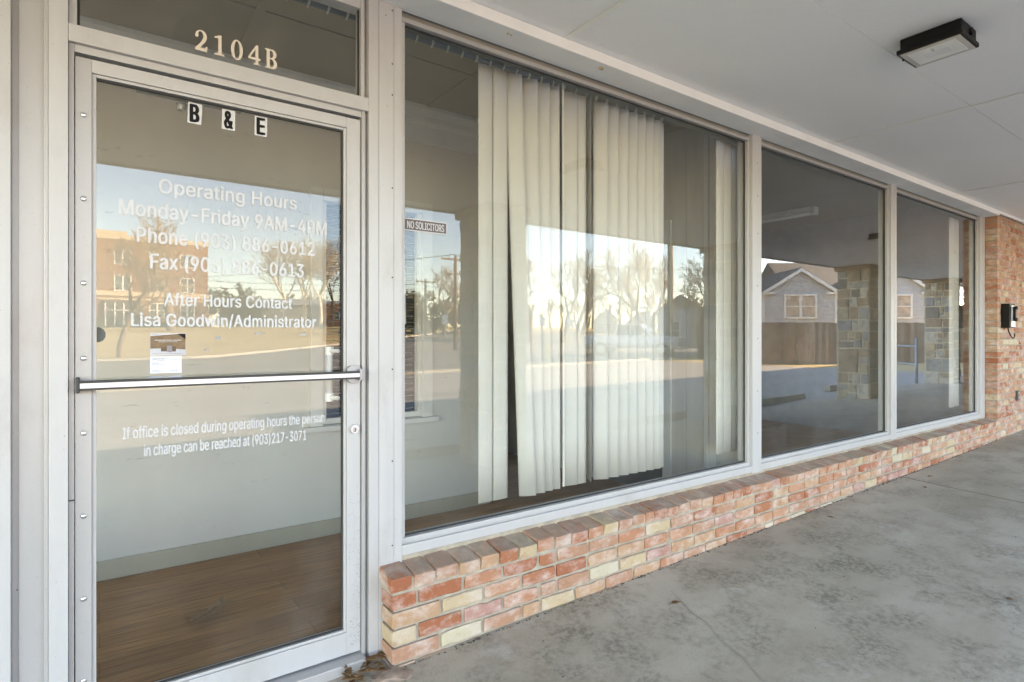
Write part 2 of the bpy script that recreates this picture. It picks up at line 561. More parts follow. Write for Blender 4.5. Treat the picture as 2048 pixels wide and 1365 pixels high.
# hairline crack running across the slab, a thin filled seam
ck = MB()
cx, cy = 2.13, -0.50
pts = [(2.30, -.36), (2.26, -.45), (2.21, -.55), (2.20, -.64), (2.13, -.75), (2.10, -.88), (2.03, -1.0), (2.02, -1.1)]
for (x0, y0), (x1, y1) in zip(pts[:-1], pts[1:]):
    w = rng.uniform(.002, .0045)
    ck.add([(x0 - w, y0, SW(x0, y0) + .002), (x0 + w, y0, SW(x0, y0) + .002), (x1 + w, y1, SW(x1, y1) + .002), (x1 - w, y1, SW(x1, y1) + .002)], [(0, 1, 2, 3)])
tag(ck.build("pavement_crack", plain("crack_fill", (0.30, 0.275, 0.23), 0.95)), kind="structure")

# ================================================================== BUILDING MASS, ROOMS
bd = MB()
bd.box(-16, 17.99, 0.12, 14, 2.96, 4.3)
bd.box(18, 42, 0.12, 14, 2.96, 8.0)  # unseen taller wing, added so its shadow covers the right of the lot
bd.box(-16, 42, 13.7, 14, -0.6, 2.95)
bd.box(-16, -15.7, 0.12, 13.69, -0.6, 2.95)
bd.box(41.7, 42, 0.12, 13.69, -0.6, 2.95)
bd.box(-15.69, -3.75, 0.0, 0.2, -0.6, 2.94)
bd.box(-3.75, -0.63, 0.0, 0.1, -0.6, 0.36)
bd.box(-15.69, 41.69, 0.06, 0.115, 2.70, 4.2)
bd.build("building", plain("parapet_stucco", (0.5, 0.47, 0.42), 0.9))["kind"] = "structure"
fl = MB().box(-3.9, 8.2, 0.06, 6.0, -0.2, 0.0)
tag(fl.build("interior_floor", FLOOR), kind="structure")
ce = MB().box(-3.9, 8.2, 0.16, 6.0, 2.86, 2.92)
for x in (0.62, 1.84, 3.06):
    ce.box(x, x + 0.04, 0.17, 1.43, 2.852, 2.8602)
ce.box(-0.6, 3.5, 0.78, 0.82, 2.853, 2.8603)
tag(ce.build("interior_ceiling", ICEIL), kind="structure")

part = thing("interior_partition", "white painted partition wall with baseboard just behind the door glass", "wall")
pw = MB()
pw.box(-3.9, 1.15, 1.45, 1.57, 0, 2.86)
pw.box(1.84, 2.42, 1.45, 1.57, 0, 2.86)
pw.box(1.15, 1.84, 1.45, 1.57, 0, 0.70)
pw.box(1.15, 1.84, 1.45, 1.57, 2.12, 2.86)
pw.build("wall_surface", SCUFF, part)
MB().box(-3.9, 2.423, 1.43, 1.4495, 0.0, 0.10, 0.004).build("baseboard", IBASE, part)
cm = MB().prism([(1.4495, 2.62), (1.4495, 2.8595), (1.36, 2.8595), (1.36, 2.835), (1.40, 2.80), (1.40, 2.765), (1.43, 2.74), (1.43, 2.63)], 'x', -3.9, 2.42)
cm.build("crown_molding", ITRIM, part)
iw = thing("interior_window", "interior window with dark panes, mini blind and white casing in the partition wall", "window")
cs = MB()
cs.box(1.07, 1.148, 1.425, 1.4498, 0.70, 2.20, .003)
cs.box(1.842, 1.92, 1.425, 1.4498, 0.70, 2.20, .003)
cs.box(1.1485, 1.8415, 1.425, 1.4498, 2.122, 2.20, .003)
cs.box(1.1485, 1.175, 1.452, 1.50, 0.705, 2.12)
cs.box(1.815, 1.8415, 1.452, 1.50, 0.705, 2.12)
cs.box(1.1755, 1.8145, 1.452, 1.50, 0.705, 0.74)
cs.build("casing", ITRIM, iw)
MB().box(1.03, 1.96, 1.395, 1.4497, 0.665, 0.6995, .006).build("sill", ITRIM, iw)
MB().box(1.152, 1.838, 1.535, 1.545, 0.705, 2.118).build("pane", plain("dark_pane", (0.02, 0.026, 0.03), 0.15), iw)
for k in range(32):
    z = 0.76 + k * 0.043
    dz_ = .003
    sl = MB().add([(1.18, 1.503, z), (1.81, 1.503, z), (1.81, 1.527, z + dz_), (1.18, 1.527, z + dz_),
                   (1.18, 1.503, z + .0015), (1.81, 1.503, z + .0015), (1.81, 1.527, z + dz_ + .0015), (1.18, 1.527, z + dz_ + .0015)],
                  [(0, 1, 2, 3), (4, 5, 6, 7), (0, 1, 5, 4), (2, 3, 7, 6), (1, 2, 6, 5), (3, 0, 4, 7)])
    sl.build("blind_slat", plain("mini_blind", (0.34, 0.38, 0.39), 0.5), iw)
MB().tube((1.30, 1.44, 2.05), (1.275, 1.44, 1.42), .006, n_=6).build("wand", CLEARP, iw)
MB().tube((1.70, 1.44, 2.0), (1.715, 1.44, 1.35), .006, n_=6).build("wand", CLEARP, iw)

pp = thing("panel_partition", "pale grooved panel partition with a white cased doorway inside the long window", "wall")
pn = MB()
for a, b_ in ((0.10, 0.36), (0.364, 0.56), (0.564, 0.74), (1.56, 2.2), (2.204, 3.2), (3.204, 5.99)):
    pn.box(3.62, 3.70, a, b_, 0, 2.86)
pn.box(3.62, 3.70, 0.74, 1.56, 2.16, 2.86)
for y in (0.362, 0.562):
    pn.box(3.632, 3.69, y - .002, y + .002, 0, 2.859)
pn.build("panel", IPANEL, pp)
dc = MB()
dc.box(3.600, 3.6198, 0.70, 0.78, 0, 2.17, .004)
dc.box(3.600, 3.6198, 1.52, 1.60, 0, 2.17, .004)
dc.box(3.600, 3.6198, 0.7805, 1.5195, 2.09, 2.17, .004)
dc.box(3.622, 3.70, 0.742, 0.76, 0, 2.155)
dc.build("door_casing", ITRIM, pp)
tr = MB()
tr.box(3.585, 3.6195, 0.35, 0.385, 0, 2.855, .004)
tr.box(3.60, 3.6195, 0.30, 0.348, 0, 2.855, .004)
tr.build("trim_strip", ITRIM, pp)
MB().box(3.64, 3.66, 0.80, 1.50, 0.01, 2.08).build("doorway_dark_sheet", DARK, pp)  # dark sheet filling the doorway in place of the unlit room beyond

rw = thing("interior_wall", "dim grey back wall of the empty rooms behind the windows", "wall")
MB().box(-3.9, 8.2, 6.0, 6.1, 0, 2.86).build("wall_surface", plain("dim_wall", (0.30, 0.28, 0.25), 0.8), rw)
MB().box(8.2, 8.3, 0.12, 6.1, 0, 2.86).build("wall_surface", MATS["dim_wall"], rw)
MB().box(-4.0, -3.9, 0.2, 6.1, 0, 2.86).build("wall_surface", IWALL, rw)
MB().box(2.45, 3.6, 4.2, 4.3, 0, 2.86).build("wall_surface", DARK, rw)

st = thing("strip_light", "white fluorescent strip light on the dim room ceiling behind the middle window", "ceiling light", loc=(7.12, 2.0, 2.76))
MB().box(-.06, .06, -.62, .62, 0.04, .0995, .008).build("housing", plain("lamp_white", (0.75, 0.75, 0.72), .4), st)
MB().tube((-.03, -.6, .02), (-.03, .6, .02), .016, n_=10).build("tube", CLEARP, st, True)
MB().tube((.03, -.6, .02), (.03, .6, .02), .016, n_=10).build("tube", CLEARP, st, True)
MB().box(-.055, .055, -.66, -.6205, 0.0, .095, .006).build("end_cap", MATS["lamp_white"], st)

# ================================================================== CANOPY
can = thing("canopy", "painted white canopy soffit covering the sidewalk along the storefront", "canopy")
sof = MB()
seams_x = [-8.7, -5.56, -3.12, -0.68, 1.765, 4.276, 6.72, 9.16, 11.6, 14.04, 16.48, 18.9, 21.4, 24]
seams_y = [-0.05, -1.005, -2.225, -3.36]
for i in range(len(seams_x) - 1):
    for j in range(3):
        g = 0.0015
        dz = rng.uniform(-.0012, .0012)
        sof.box(seams_x[i] + g, seams_x[i + 1] - g, seams_y[j + 1] + g, seams_y[j] - g, 2.652 + dz, 2.68)
sof.build("soffit_panel", SOFFIT, can)
MB().box(-8.7, 24, -3.36, -0.05, 2.6805, 2.95).build("roof_deck", plain("deck_wood", (0.3, 0.28, 0.25), .9), can)
for x in seams_x[1:-1]:
    MB().box(x - .012, x + .012, -3.35, -0.19, 2.6475, 2.6498, .001).build("seam_tape", plain("yellowed_paint", (0.88, 0.87, 0.80), .6, var=.04), can)
fb = MB().box(-8.7, 24, -3.44, -3.361, 2.64, 3.05, .004)
fb.build("fascia", plain("fascia_paint", (0.52, 0.48, 0.42), .6), can)
lt = MB()
lt.box(-8.7, 8.07, -0.185, -0.03, 2.600, 2.6505, .003)
lt.box(8.0705, 24, -0.185, -0.165, 2.622, 2.6505, .003)
lt.build("ledger_trim", TRIM, can)

def canopy_light(x, y, label):
    o = thing("canopy_light", label, "outdoor light", "canopy lights", (x, y, 2.652))
    hb = MB()
    hb.box(-.090, .100, -.119, .119, -.060, -.0, .006)
    hb.box(-.110, .112, -.127, .127, -.076, -.055, .006)
    hb.tube((-.02, .126, -.070), (-.02, .133, -.070), .006)
    hb.tube((.02, -.1185, -.030), (.02, -.128, -.030), .016, n_=12)
    hb.build("housing", BLACK, o)
    ln = MB().box(-.100, .102, -.116, .116, -.0785, -.0755, .001)
    m, t, b = new_mat("prismatic_lens")
    v = coords(t)
    wv = N(t, "ShaderNodeTexWave")
    wv.inputs["Scale"].default_value = 60
    t.links.new(v, wv.inputs["Vector"])
    t.links.new(ramp(t, [(0.2, (0.46, 0.43, 0.36)), (0.8, (0.66, 0.65, 0.61))], wv.outputs["Fac"]), b.inputs["Base Color"])
    b.inputs["Roughness"].default_value = 0.25
    ln.build("lens", m, o)
    re = MB()
    re.box(-.078, .080, -.094, .094, -.0800, -.0786, .0004)
    re.build("reflector_frame", plain("lens_ridge", (0.78, 0.77, 0.72), .3), o)
    rr = MB().box(-.026, .030, -.050, .050, -.0812, -.0801, .0004)
    rr.build("led_plate", plain("led_plate", (0.70, 0.70, 0.69), .3), o)
    sc = MB()
    for q in range(4):
        sc.tube((-.055 + .008 * q, .006 if q % 2 else .0, -.0812), (-.055 + .008 * q, .006 if q % 2 else .0, -.0801), .0025, n_=6)
    sc.build("screw", BLACK, o)
    return o
canopy_light(3.14, -1.20, "black box canopy light with a clear prismatic lens on the soffit near the door")
canopy_light(8.56, -1.20, "black box canopy light farther along, reflected as a dark slab in the windows")

# ================================================================== STONE COLUMNS
def stone_column(x0, x1, label, seed):
    r = random.Random(seed)
    y0, y1 = -3.33, -2.75
    zb, zt = SW(x0, -3) - 0.1, 2.56
    o = thing("stone_column", label, "column", "stone columns along the canopy edge", ((x0 + x1) / 2, -3.04, zb))
    w, dpt, h = (x1 - x0) / 2, (y1 - y0) / 2, zt - zb
    st = MB()
    def face(u0, u1, put):
        cells, todo = [], [(u0, u1, 0.0, h)]
        while todo:
            a, b_, c, d_ = todo.pop()
            wd, ht = b_ - a, d_ - c
            if ht > wd * 1.7 or (ht > .5) or (ht > .26 and r.random() < .55 and wd < .45):
                k = c + ht * r.uniform(.32, .68)
                todo += [(a, b_, c, k), (a, b_, k, d_)]
            elif wd > .42 or (wd > .26 and r.random() < .6):
                k = a + wd * r.uniform(.32, .68)
                todo += [(a, k, c, d_), (k, b_, c, d_)]
            else:
                cells.append((a, b_, c, d_))
        if True:
            for a, b_, c, d_ in cells:
                g = 0.014
                q = [(a + g, c + g), (b_ - g, c + g), (b_ - g, d_ - g), (a + g, d_ - g)]
                q = [(p[0] + r.uniform(-.010, .010), p[1] + r.uniform(-.010, .010)) for p in q]
                out = r.uniform(.008, .026)
                mid = [(p[0] + (.5 * (a + b_) - p[0]) * .06, p[1] + (.5 * (c + d_) - p[1]) * .06) for p in q]
                st.add([put(p[0], p[1], -.01) for p in q] + [put(p[0], p[1], out * .6) for p in q] + [put(p[0], p[1], out) for p in mid],
                       [(0, 1, 5, 4), (1, 2, 6, 5), (2, 3, 7, 6), (3, 0, 4, 7), (4, 5, 9, 8), (5, 6, 10, 9), (6, 7, 11, 10), (7, 4, 8, 11), (8, 9, 10, 11)])
    face(-w, w, lambda u, z, k: (u, dpt + k, z))
    face(-w, w, lambda u, z, k: (u, -dpt - k, z))
    face(-dpt, dpt, lambda u, z, k: (-w - k, u, z))
    face(-dpt, dpt, lambda u, z, k: (w + k, u, z))
    st.build("stonework", STONE, o)
    MB().box(-w, w, -dpt, dpt, 0, h).build("mortar", STONE_M, o)
    MB().box(-w - .05, w + .05, -dpt - .05, dpt + .04, h + .0005, h + .09, .012).build("cap_slab", STONE, o)
    return o
stone_column(-1.12, -0.68, "rough stone column nearest the left, behind the photographer beside the door", 1)
stone_column(3.27, 3.74, "rough stone column reflected behind the vertical blinds", 2)
stone_column(7.64, 8.06, "rough stone column reflected at the right end of the blinds", 3)
stone_column(11.93, 12.32, "rough stone column reflected in full in the middle window", 4)
stone_column(16.3, 16.72, "rough stone column reflected beside the far right blind slat", 5)

# ================================================================== BRICKWORK
def brick(mb, x0, x1, y0, y1, z0, z1, r, ch=0.004):
    """stretcher face towards -y at y0, arrises knocked off, slightly out of true"""
    w_, h_ = x1 - x0, z1 - z0
    yo = y0 + r.uniform(-.0018, .0022)
    nx = 5 if w_ > .12 else 3
    base = [(x0 + w_ * i / nx, z0) for i in range(nx)] + [(x1, z0 + h_ * i / 2) for i in range(2)] + \
           [(x1 - w_ * i / nx, z1) for i in range(nx)] + [(x0, z1 - h_ * i / 2) for i in range(2)]
    corners = {0, nx, nx + 2, 2 * nx + 2}
    mx, mz = (x0 + x1) / 2, (z0 + z1) / 2
    mid, inn = [], []
    for i, (px_, pz_) in enumerate(base):
        k = r.uniform(.0005, .0035) if i in corners else 0
        jx, jz = r.uniform(-.0014, .0016), r.uniform(-.0014, .0016)
        chip = r.uniform(.004, .010) if r.random() < .07 else 0
        sx_, sz_ = (1 if px_ < mx else -1), (1 if pz_ < mz else -1)
        ex = px_ + sx_ * (k + (jx if px_ in (x0, x1) else 0) + (chip if i in corners else 0))
        ez = pz_ + sz_ * (k * .8 + (jz if pz_ in (z0, z1) else 0) + chip * .6)
        mid.append((ex, yo + ch, ez))
        c_ = ch * r.uniform(.6, 1.9)
        inn.append((ex + (sx_ * c_ if i in corners or px_ in (x0, x1) else 0), yo + r.uniform(-.0012, .0012), ez + (sz_ * c_ if i in corners or pz_ in (z0, z1) else 0)))
    n_ = len(base)
    fan = [(mx - w_ * .22, yo + r.uniform(-.0016, .0016), mz), (mx + w_ * .22, yo + r.uniform(-.0016, .0016), mz)]
    vs = [(px_, y1, pz_) for px_, _, pz_ in mid] + mid + inn + fan
    fs = [(i, (i + 1) % n_, n_ + (i + 1) % n_, n_ + i) for i in range(n_)] + [(n_ + i, n_ + (i + 1) % n_, 2 * n_ + (i + 1) % n_, 2 * n_ + i) for i in range(n_)]
    L_, R_ = 3 * n_, 3 * n_ + 1
    half = nx // 2
    for i in range(n_):
        a_, b_ = 2 * n_ + i, 2 * n_ + (i + 1) % n_
        right = half < i + 1 <= nx + 2 + (nx - half) - 0 and i < nx + 2 + (nx - half) - 1 and i >= half
        fs.append((a_, b_, R_ if right else L_))
    i0, i1 = 2 * n_ + half, 2 * n_ + nx + 2 + (nx - half) - 1
    fs += [(i0, R_, L_), (i1, L_, R_)]
    mb.add(vs, fs)

kw = thing("brick_knee_wall", "low salmon brick wall with a brick sill under the windows", "wall")
bk = MB()
r = random.Random(11)
YB = -0.16
CT = 0.332                                    # cap top at the front edge
COURSE = 0.0685
row_tops = [CT - 0.066 - COURSE * k for k in range(6)]
for k, zt in enumerate(row_tops):
    off = [0.105, 0.205, 0.105, 0.205, 0.105, 0.205][k] if k != 1 else 0.205
    x = 0.912
    first = True
    while x < 8.09:
        L = 0.197 if not first else off
        L += r.uniform(-.006, .006)
        if r.random() < .06 and not first:
            L = 0.1
        x1 = min(x + L, 8.088)
        if x1 - x > 0.03 and zt > SW(x, YB) - 0.02:
            if first:
                bk.box(x + .0, x1 - .004, YB, -0.055, zt - COURSE + 0.010, zt, .005)
            else:
                brick(bk, x + .004, x1 - .004, YB, YB + .06, zt - COURSE + 0.0125, zt, r)
        x = x1 + .006
        first = False
bk.build("brick_course", BRICK, kw)
cap = MB()
x = 0.905
while x < 8.08:
    L = r.choice((0.094, 0.098, 0.092, 0.088, 0.062 if r.random() < .4 else .095)) 
    x1 = min(x + L, 8.085)
    dz, dy = r.uniform(-.003, .003), r.uniform(-.005, .004)
    bm = bmesh.new()
    bmesh.ops.create_cube(bm, size=1)
    bmesh.ops.scale(bm, vec=(x1 - x, 0.155, 0.056), verts=bm.verts)
    bmesh.ops.bevel(bm, geom=list(bm.edges), offset=.005 + r.uniform(0, .003), segments=2, affect='EDGES', profile=.6)
    for v in bm.verts:
        v.co += Vector((r.uniform(-1, 1), r.uniform(-1, 1), r.uniform(-1, 1))) * .0016
    bmesh.ops.rotate(bm, cent=(0, 0, 0), matrix=Matrix.Rotation(R(9) + r.uniform(-.015, .015), 3, 'X'), verts=bm.verts)
    bmesh.ops.translate(bm, vec=((x + x1) / 2, YB - .006 + .0775 + dy, CT - .0165 + dz), verts=bm.verts)
    cap.take(bm)
    x = x1 + 0.010
cap.build("brick_cap", BRICK, kw)
mo = MB()
mo.box(0.925, 8.085, YB + .0115, 0.1, -0.35, CT - .068)
mo.prism([(YB + .004, CT - .0695), (YB + .004, CT - .012), (-.048, CT + .013), (-.048, CT - .0695)], 'x', 0.915, 8.086)
mo.box(0.912, 8.086, -.047, .03, CT - .0675, CT + .034)
mo.build("mortar", MORTAR, kw)

pr = thing("brick_pier", "tall brick wall at the far end of the storefront with a phone box on it", "wall")
bk = MB()
r = random.Random(5)
z, k = -0.06, 0
while z < 2.62:
    zt = min(z + COURSE - .0105, 2.617)
    x = 8.09
    off = 0.1 if k % 2 else 0.197
    first = True
    while x < 13.2:
        L = (off if first else 0.197) + r.uniform(-.008, .008)
        if r.random() < .12 and not first:
            L = .098
        if zt > SW(x, YB) - .03:
            if first:
                bk.box(x, x + L - .004, YB + r.uniform(-.001, .002), -0.034, z, zt, .0045)
            else:
                brick(bk, x + .004, x + L - .004, YB, YB + .06, z, zt, r)
        x += L + .004
        first = False
    z += COURSE
    k += 1
bk.build("brick_course", BRICK, pr)
mo = MB()
mo.box(8.1, 13.25, YB + .007, 0.115, -0.3, 2.645)
mo.box(13.2505, 24, YB, 0.115, -0.3, 2.645)
mo.build("mortar", MORTAR, pr)

# ================================================================== ALUMINIUM FRAMING
FY = -0.05
ZT = 2.5995
pc = thing("wall_cladding", "tall ribbed aluminum cladding panel left of the door", "panel")
MB().box(-0.62, -0.2055, FY, 0.0, -0.05, 2.64, .002).build("flat_strip", ALU, pc)
MB().box(-0.2052, -0.1895, -0.022, 0.0, -0.05, 2.64).build("groove", ALU2, pc)
MB().box(-0.1892, -0.132, -0.030, 0.0, -0.05, 2.64, .001).build("flat_strip", ALU2, pc)
MB().box(-0.1317, -0.1215, -0.046, 0.0, -0.05, 2.64, .002).build("edge_bead", ALU2, pc)
MB().box(-0.1212, -0.0755, FY, 0.0, -0.05, 2.64, .0015).build("flat_strip", ALU, pc)

def post(name, label, x0, x1, lines=(), holes=(), z0=0.36):
    o = thing(name, label, "post", "aluminum posts between the windows")
    xs_ = [x0] + list(lines) + [x1]
    mb = MB()
    for i, (a, b_) in enumerate(zip(xs_[:-1], xs_[1:])):
        mb.box(a + (.0006 if i else 0), b_ - (.0006 if i < len(xs_) - 2 else 0), FY - .0012 * (i % 2), 0.05, z0, ZT, .001)
    mb.build("cover", ALU, o)
    for hx, hz in holes:
        MB().tube((hx, FY - .0016, hz), (hx, FY + .004, hz), .0034, n_=8).build("screw_hole", RUBBER, o)
    return o
post("aluminum_post", "wide aluminum post between the door and the first window", 0.862, 1.0022, (0.903, 0.967),
     [(0.960, z) for z in (2.575, 2.36, 2.235, 1.86, 1.50, 1.13, 0.76, 0.42)], -0.06)
post("aluminum_post", "aluminum mullion between the blinds window and the middle window", 3.507, 3.612, (), [(3.565, z) for z in (2.42, 2.2, 1.95, 1.6, 1.25, 0.9, 0.62)])
post("aluminum_post", "narrow aluminum mullion between the middle and far windows", 5.635, 5.745, (5.70,))
post("aluminum_post", "aluminum jamb against the tall brick wall", 7.93, 8.075, (8.0,))

def window(x0, x1, label):
    o = thing("storefront_window", label, "window", "tall storefront windows over the brick wall")
    f_ = MB()
    # sill
    f_.box(x0 + .0004, x1 - .0004, FY + .001, .0, .367, .408, .002)
    f_.box(x0 + .0004, x1 - .0004, FY + .018, .0, .4083, .413)
    f_.box(x0 + .0004, x1 - .0004, -.032, -.006, .4133, .432, .002)
    # jamb beads
    f_.box(x0 + .0004, x0 + .022, -.03, -.006, .4323, 2.5577, .002)
    f_.box(x1 - .022, x1 - .0004, -.03, -.006, .4323, 2.5577, .002)
    # inner frame behind the glass
    f_.box(x0 + .0004, x1 - .0004, .008, .05, .367, .425)
    f_.box(x0 + .0004, x0 + .014, .008, .05, .4253, 2.5997)
    f_.box(x1 - .014, x1 - .0004, .008, .05, .4253, 2.5997)
    f_.build("frame", ALU, o)
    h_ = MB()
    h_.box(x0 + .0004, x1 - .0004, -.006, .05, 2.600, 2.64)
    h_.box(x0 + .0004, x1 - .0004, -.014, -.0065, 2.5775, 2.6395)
    h_.build("head_channel", HEAD_SHADE, o)
    MB().box(x0 + .0004, x1 - .0004, -.032, -.0065, 2.558, 2.577, .002).build("head_bead", ALU2, o)
    g_ = MB()
    for zz in (.4325, 2.5515):
        g_.box(x0 + .0225, x1 - .0225, -.0095, -.0035, zz, zz + .006)
    for xx in (x0 + .0225, x1 - .0285):
        g_.box(xx, xx + .006, -.0095, -.0035, .4388, 2.5512)
    g_.build("gasket", RUBBER, o)
    MB().box(x0 + .002, x1 - .002, -.003, .003, .410, 2.598).build("glass_pane", GLASS, o)
    return o
window(1.003, 3.506, "long storefront window with ivory vertical blinds behind the glass")
window(3.613, 5.634, "middle storefront window reflecting a grey house and stone column")
window(5.746, 7.929, "far storefront window beside the brick wall with one lone blind slat")

window(-3.74, -0.63, "added unseen window left of the ribbed cladding, lighting the partition")  # bay beyond the view, added to bring more daylight onto the partition

# ---- door frame, transom, door
df = thing("door_frame", "aluminum frame around the glass door with a heavy transom bar", "door frame")
MB().box(-.075, .8615, FY, .04, 2.147, 2.199, .002).build("transom_bar", ALU, df)
MB().box(-.0748, -.062, -.034, .04, -.05, 2.1465, .001).build("jamb", ALU2, df)
jb = MB()
jb.box(.838, .8505, -.040, .04, -.05, 2.1465, .001)
jb.box(.8508, .8617, -.022, .04, -.05, 2.1465)
jb.build("jamb", ALU2, df)
MB().box(-.0617, .8377, -.032, .04, 2.124, 2.1467, .001).build("stop_strip", ALU, df)
MB().box(-.075, .838, -.085, .06, -.045, .021, .003).build("threshold", ALU2, df)
MB().box(-.0755, -.0618, -.0352, -.0338, .765, .769).build("seam", RUBBER, df)

tw = thing("transom_window", "narrow transom window above the door with street number", "window")
tf = MB()
tf.box(-.0748, -.055, -.030, .03, 2.1993, ZT, .001)
tf.box(.838, .8505, -.030, .03, 2.1993, ZT, .001)
tf.box(.8508, .8617, -.015, .03, 2.1993, ZT, .001)
tf.box(-.0545, .8376, -.024, .03, 2.555, ZT)
tf.box(-.0545, .8376, .008, .03, 2.1993, 2.222)
tf.build("frame", ALU, tw)
tg = MB()
tg.box(-.0545, -.0485, -.010, -.0035, 2.1993, 2.554)
tg.box(.8316, .8376, -.010, -.0035, 2.1993, 2.554)
tg.build("gasket", RUBBER, tw)
MB().box(-.0545, .8376, -.003, .003, 2.196, 2.575).build("glass_pane", GLASS, tw)

dr = thing("glass_door", "aluminum framed glass entrance door with push bar and lettering", "door")
DF = -.028
sl = MB()
sl.box(-.0595, -.0185, DF, .02, .028, 2.113, .0015)
sl.build("stile", ALU2, dr)
MB().box(.7815, .8355, DF, .02, .028, 2.113, .0015).build("stile", ALU, dr)
MB().box(-.0183, .7813, DF + .0005, .02, 2.073, 2.113, .001).build("top_rail", ALU, dr)
MB().box(-.0183, .7813, DF + .0005, .02, .028, .112, .001).build("bottom_rail", ALU, dr)
be = MB()
be.box(-.0183, -.0075, DF + .008, .015, .1123, 2.0727, .001)
be.box(.7715, .7813, DF + .008, .015, .1123, 2.0727, .001)
be.box(-.0073, .7713, DF + .008, .015, 2.0635, 2.0727, .001)
be.box(-.0073, .7713, DF + .008, .015, .1123, .122, .001)
be.build("glazing_bead", ALU, dr)
gk = MB()
gk.box(-.0073, .7713, -.012, -.0035, 2.0575, 2.0632)
gk.box(-.0073, .7713, -.012, -.0035, .1223, .1275)
gk.box(.7655, .7713, -.012, -.0035, .1277, 2.0573)
gk.build("gasket", RUBBER, dr)
MB().box(-.012, .776, -.003, .003, .116, 2.069).build("glass_pane", GLASS, dr)
for z in (1.938, 1.682, 1.425, 1.195, .966, .713, .46, .21):
    bm = bmesh.new()
    bmesh.ops.create_uvsphere(bm, u_segments=12, v_segments=6, radius=.0085)
    bmesh.ops.scale(bm, vec=(1, .55, 1), verts=bm.verts)
    bmesh.ops.translate(bm, vec=(-.039, DF - .0005, z), verts=bm.verts)
    MB().take(bm).build("rivet", CHROME, dr, True)
pb = MB()
pb.prism([(-.052 - .024, 1.106), (-.052, 1.106), (-.052, 1.121), (-.052 - .024, 1.121)], 'x', -.047, .815)
bar = pb.build("push_bar", plain("bar_face", (0.60, 0.60, 0.62), .3, .5, var=.06), dr)
MB().box(-.05, .815, -.0745, -.053, 1.1215, 1.1285, .001).box(-.05, .815, -.0745, -.053, 1.0995, 1.1055, .001).build("bar_edge", plain("dark_bar_edge", (.035, .035, .035), .5), bar)
bc = MB()
bc.box(-.058, -.0475, -.079, -.03, 1.092, 1.138, .003)
bc.build("bar_mount", MATS["dark_bar_edge"], dr)
bc = MB()
bc.prism([(.775, 1.095), (.79, 1.083), (.826, 1.083), (.832, 1.095), (.832, 1.135), (.82, 1.149), (.79, 1.149), (.775, 1.137)], 'y', -.05, -.029)
bc.box(.8155, .829, -.078, -.0505, 1.093, 1.137, .003)
bc.build("bar_mount", plain("mount_grey", (.33, .33, .35), .35, .6), dr)
lk = MB().tube((.808, -.029, .902), (.808, -.044, .902), .0175, .016, 24)
lk = lk.build("lock_cylinder", CHROME, dr)
MB().tube((.808, -.0441, .900), (.808, -.0465, .900), .0095, .009, 16).build("lock_plug", plain("brushed_plug", (.45, .44, .42), .35, .8), lk)
MB().box(.8068, .8092, -.048, -.0466, .8925, .9065).build("keyhole", RUBBER, lk)
ph = MB()
ph.tube((.747, .075, 1.015), (.747, .075, 1.215), .013, n_=14)
ph.build("pull_handle", WHITEV, dr, True)
pm = MB()
for z in (1.02, 1.205):
    pm.tube((.747, .075, z - .016), (.747, .075, z + .016), .0165, n_=14)
    pm.tube((.747, .06, z), (.765, .02, z), .008, n_=8)
pm.build("handle_mount", CLEARP, dr)
cl = MB()
cl.box(.10, .42, .03, .075, 2.075, 2.10, .003)
cl.tube((.23, .055, 2.062), (.23, .055, 2.04), .018, .014, 12)
cl.build("door_closer", plain("closer_grey", (.30, .29, .26), .4, .3), dr)

# scuffed paint along the lock stile and bottom rail: short scratches
sx = MB()
r = random.Random(3)
for k in range(130):
    z = .06 + 0.62 * r.random() ** 1.6
    x = .8345 - .048 * r.random() ** 2.2
    L, h = r.uniform(.002, .009), r.uniform(.0004, .0011)
    a = r.uniform(-.35, .35)
    x0 = x - L
    if x0 < .783:
        continue
    sx.add([(x0, DF - .0003, z), (x, DF - .0003, z + a * L), (x, DF - .0003, z + a * L + h), (x0, DF - .0003, z + h)], [(0, 1, 2, 3)])
sx.build("scuff_mark", plain("scuffed_metal", (.13, .13, .13), .7), dr)

# ================================================================== LETTERING
def curve_mesh(cu, name):
    o = bpy.data.objects.new(name, cu)
    C.objects.link(o)
    dg = bpy.context.evaluated_depsgraph_get()
    me = bpy.data.meshes.new_from_object(o.evaluated_get(dg))
    bpy.data.objects.remove(o)
    return me

import os
FONT = None
try:                                   # the typeface that ships inside Blender; falls back to the built-in one
    FONT = bpy.data.fonts.load(os.path.join(bpy.utils.system_resource('DATAFILES', path='fonts'), 'Inter.woff2'))
except Exception:
    FONT = None

def raw_text(s, offset=0.0, spacing=1.0):
    cu = bpy.data.curves.new("lettering", 'FONT')
    cu.body = s
    cu.size = 1
    if FONT:
        cu.font = FONT
    cu.space_character = spacing
    cu.resolution_u = 4
    cu.fill_mode = 'NONE'
    src = curve_mesh(cu, "lettering")
    pts = [Vector((v.co.x, v.co.y)) for v in src.vertices]
    eds = [tuple(e.vertices) for e in src.edges]
    bpy.data.meshes.remove(src)
    res = delaunay_2d_cdt(pts, eds, [], 0, 1e-6)
    segs = [(pts[i], pts[j]) for i, j in eds]
    keep = []
    for f in res[2]:
        c = sum((res[0][i] for i in f), Vector((0, 0))) / len(f)
        wn = 0
        for p, q in segs:                      # winding number of the outlines round this triangle
            if p.y <= c.y < q.y or q.y <= c.y < p.y:
                xx = p.x + (c.y - p.y) / (q.y - p.y) * (q.x - p.x)
                if xx > c.x:
                    wn += 1 if q.y > p.y else -1
        if wn:
            keep.append(tuple(f))
    me = bpy.data.meshes.new("lettering")
    me.from_pydata([(v.x, v.y, 0) for v in res[0]], [], keep)
    return me

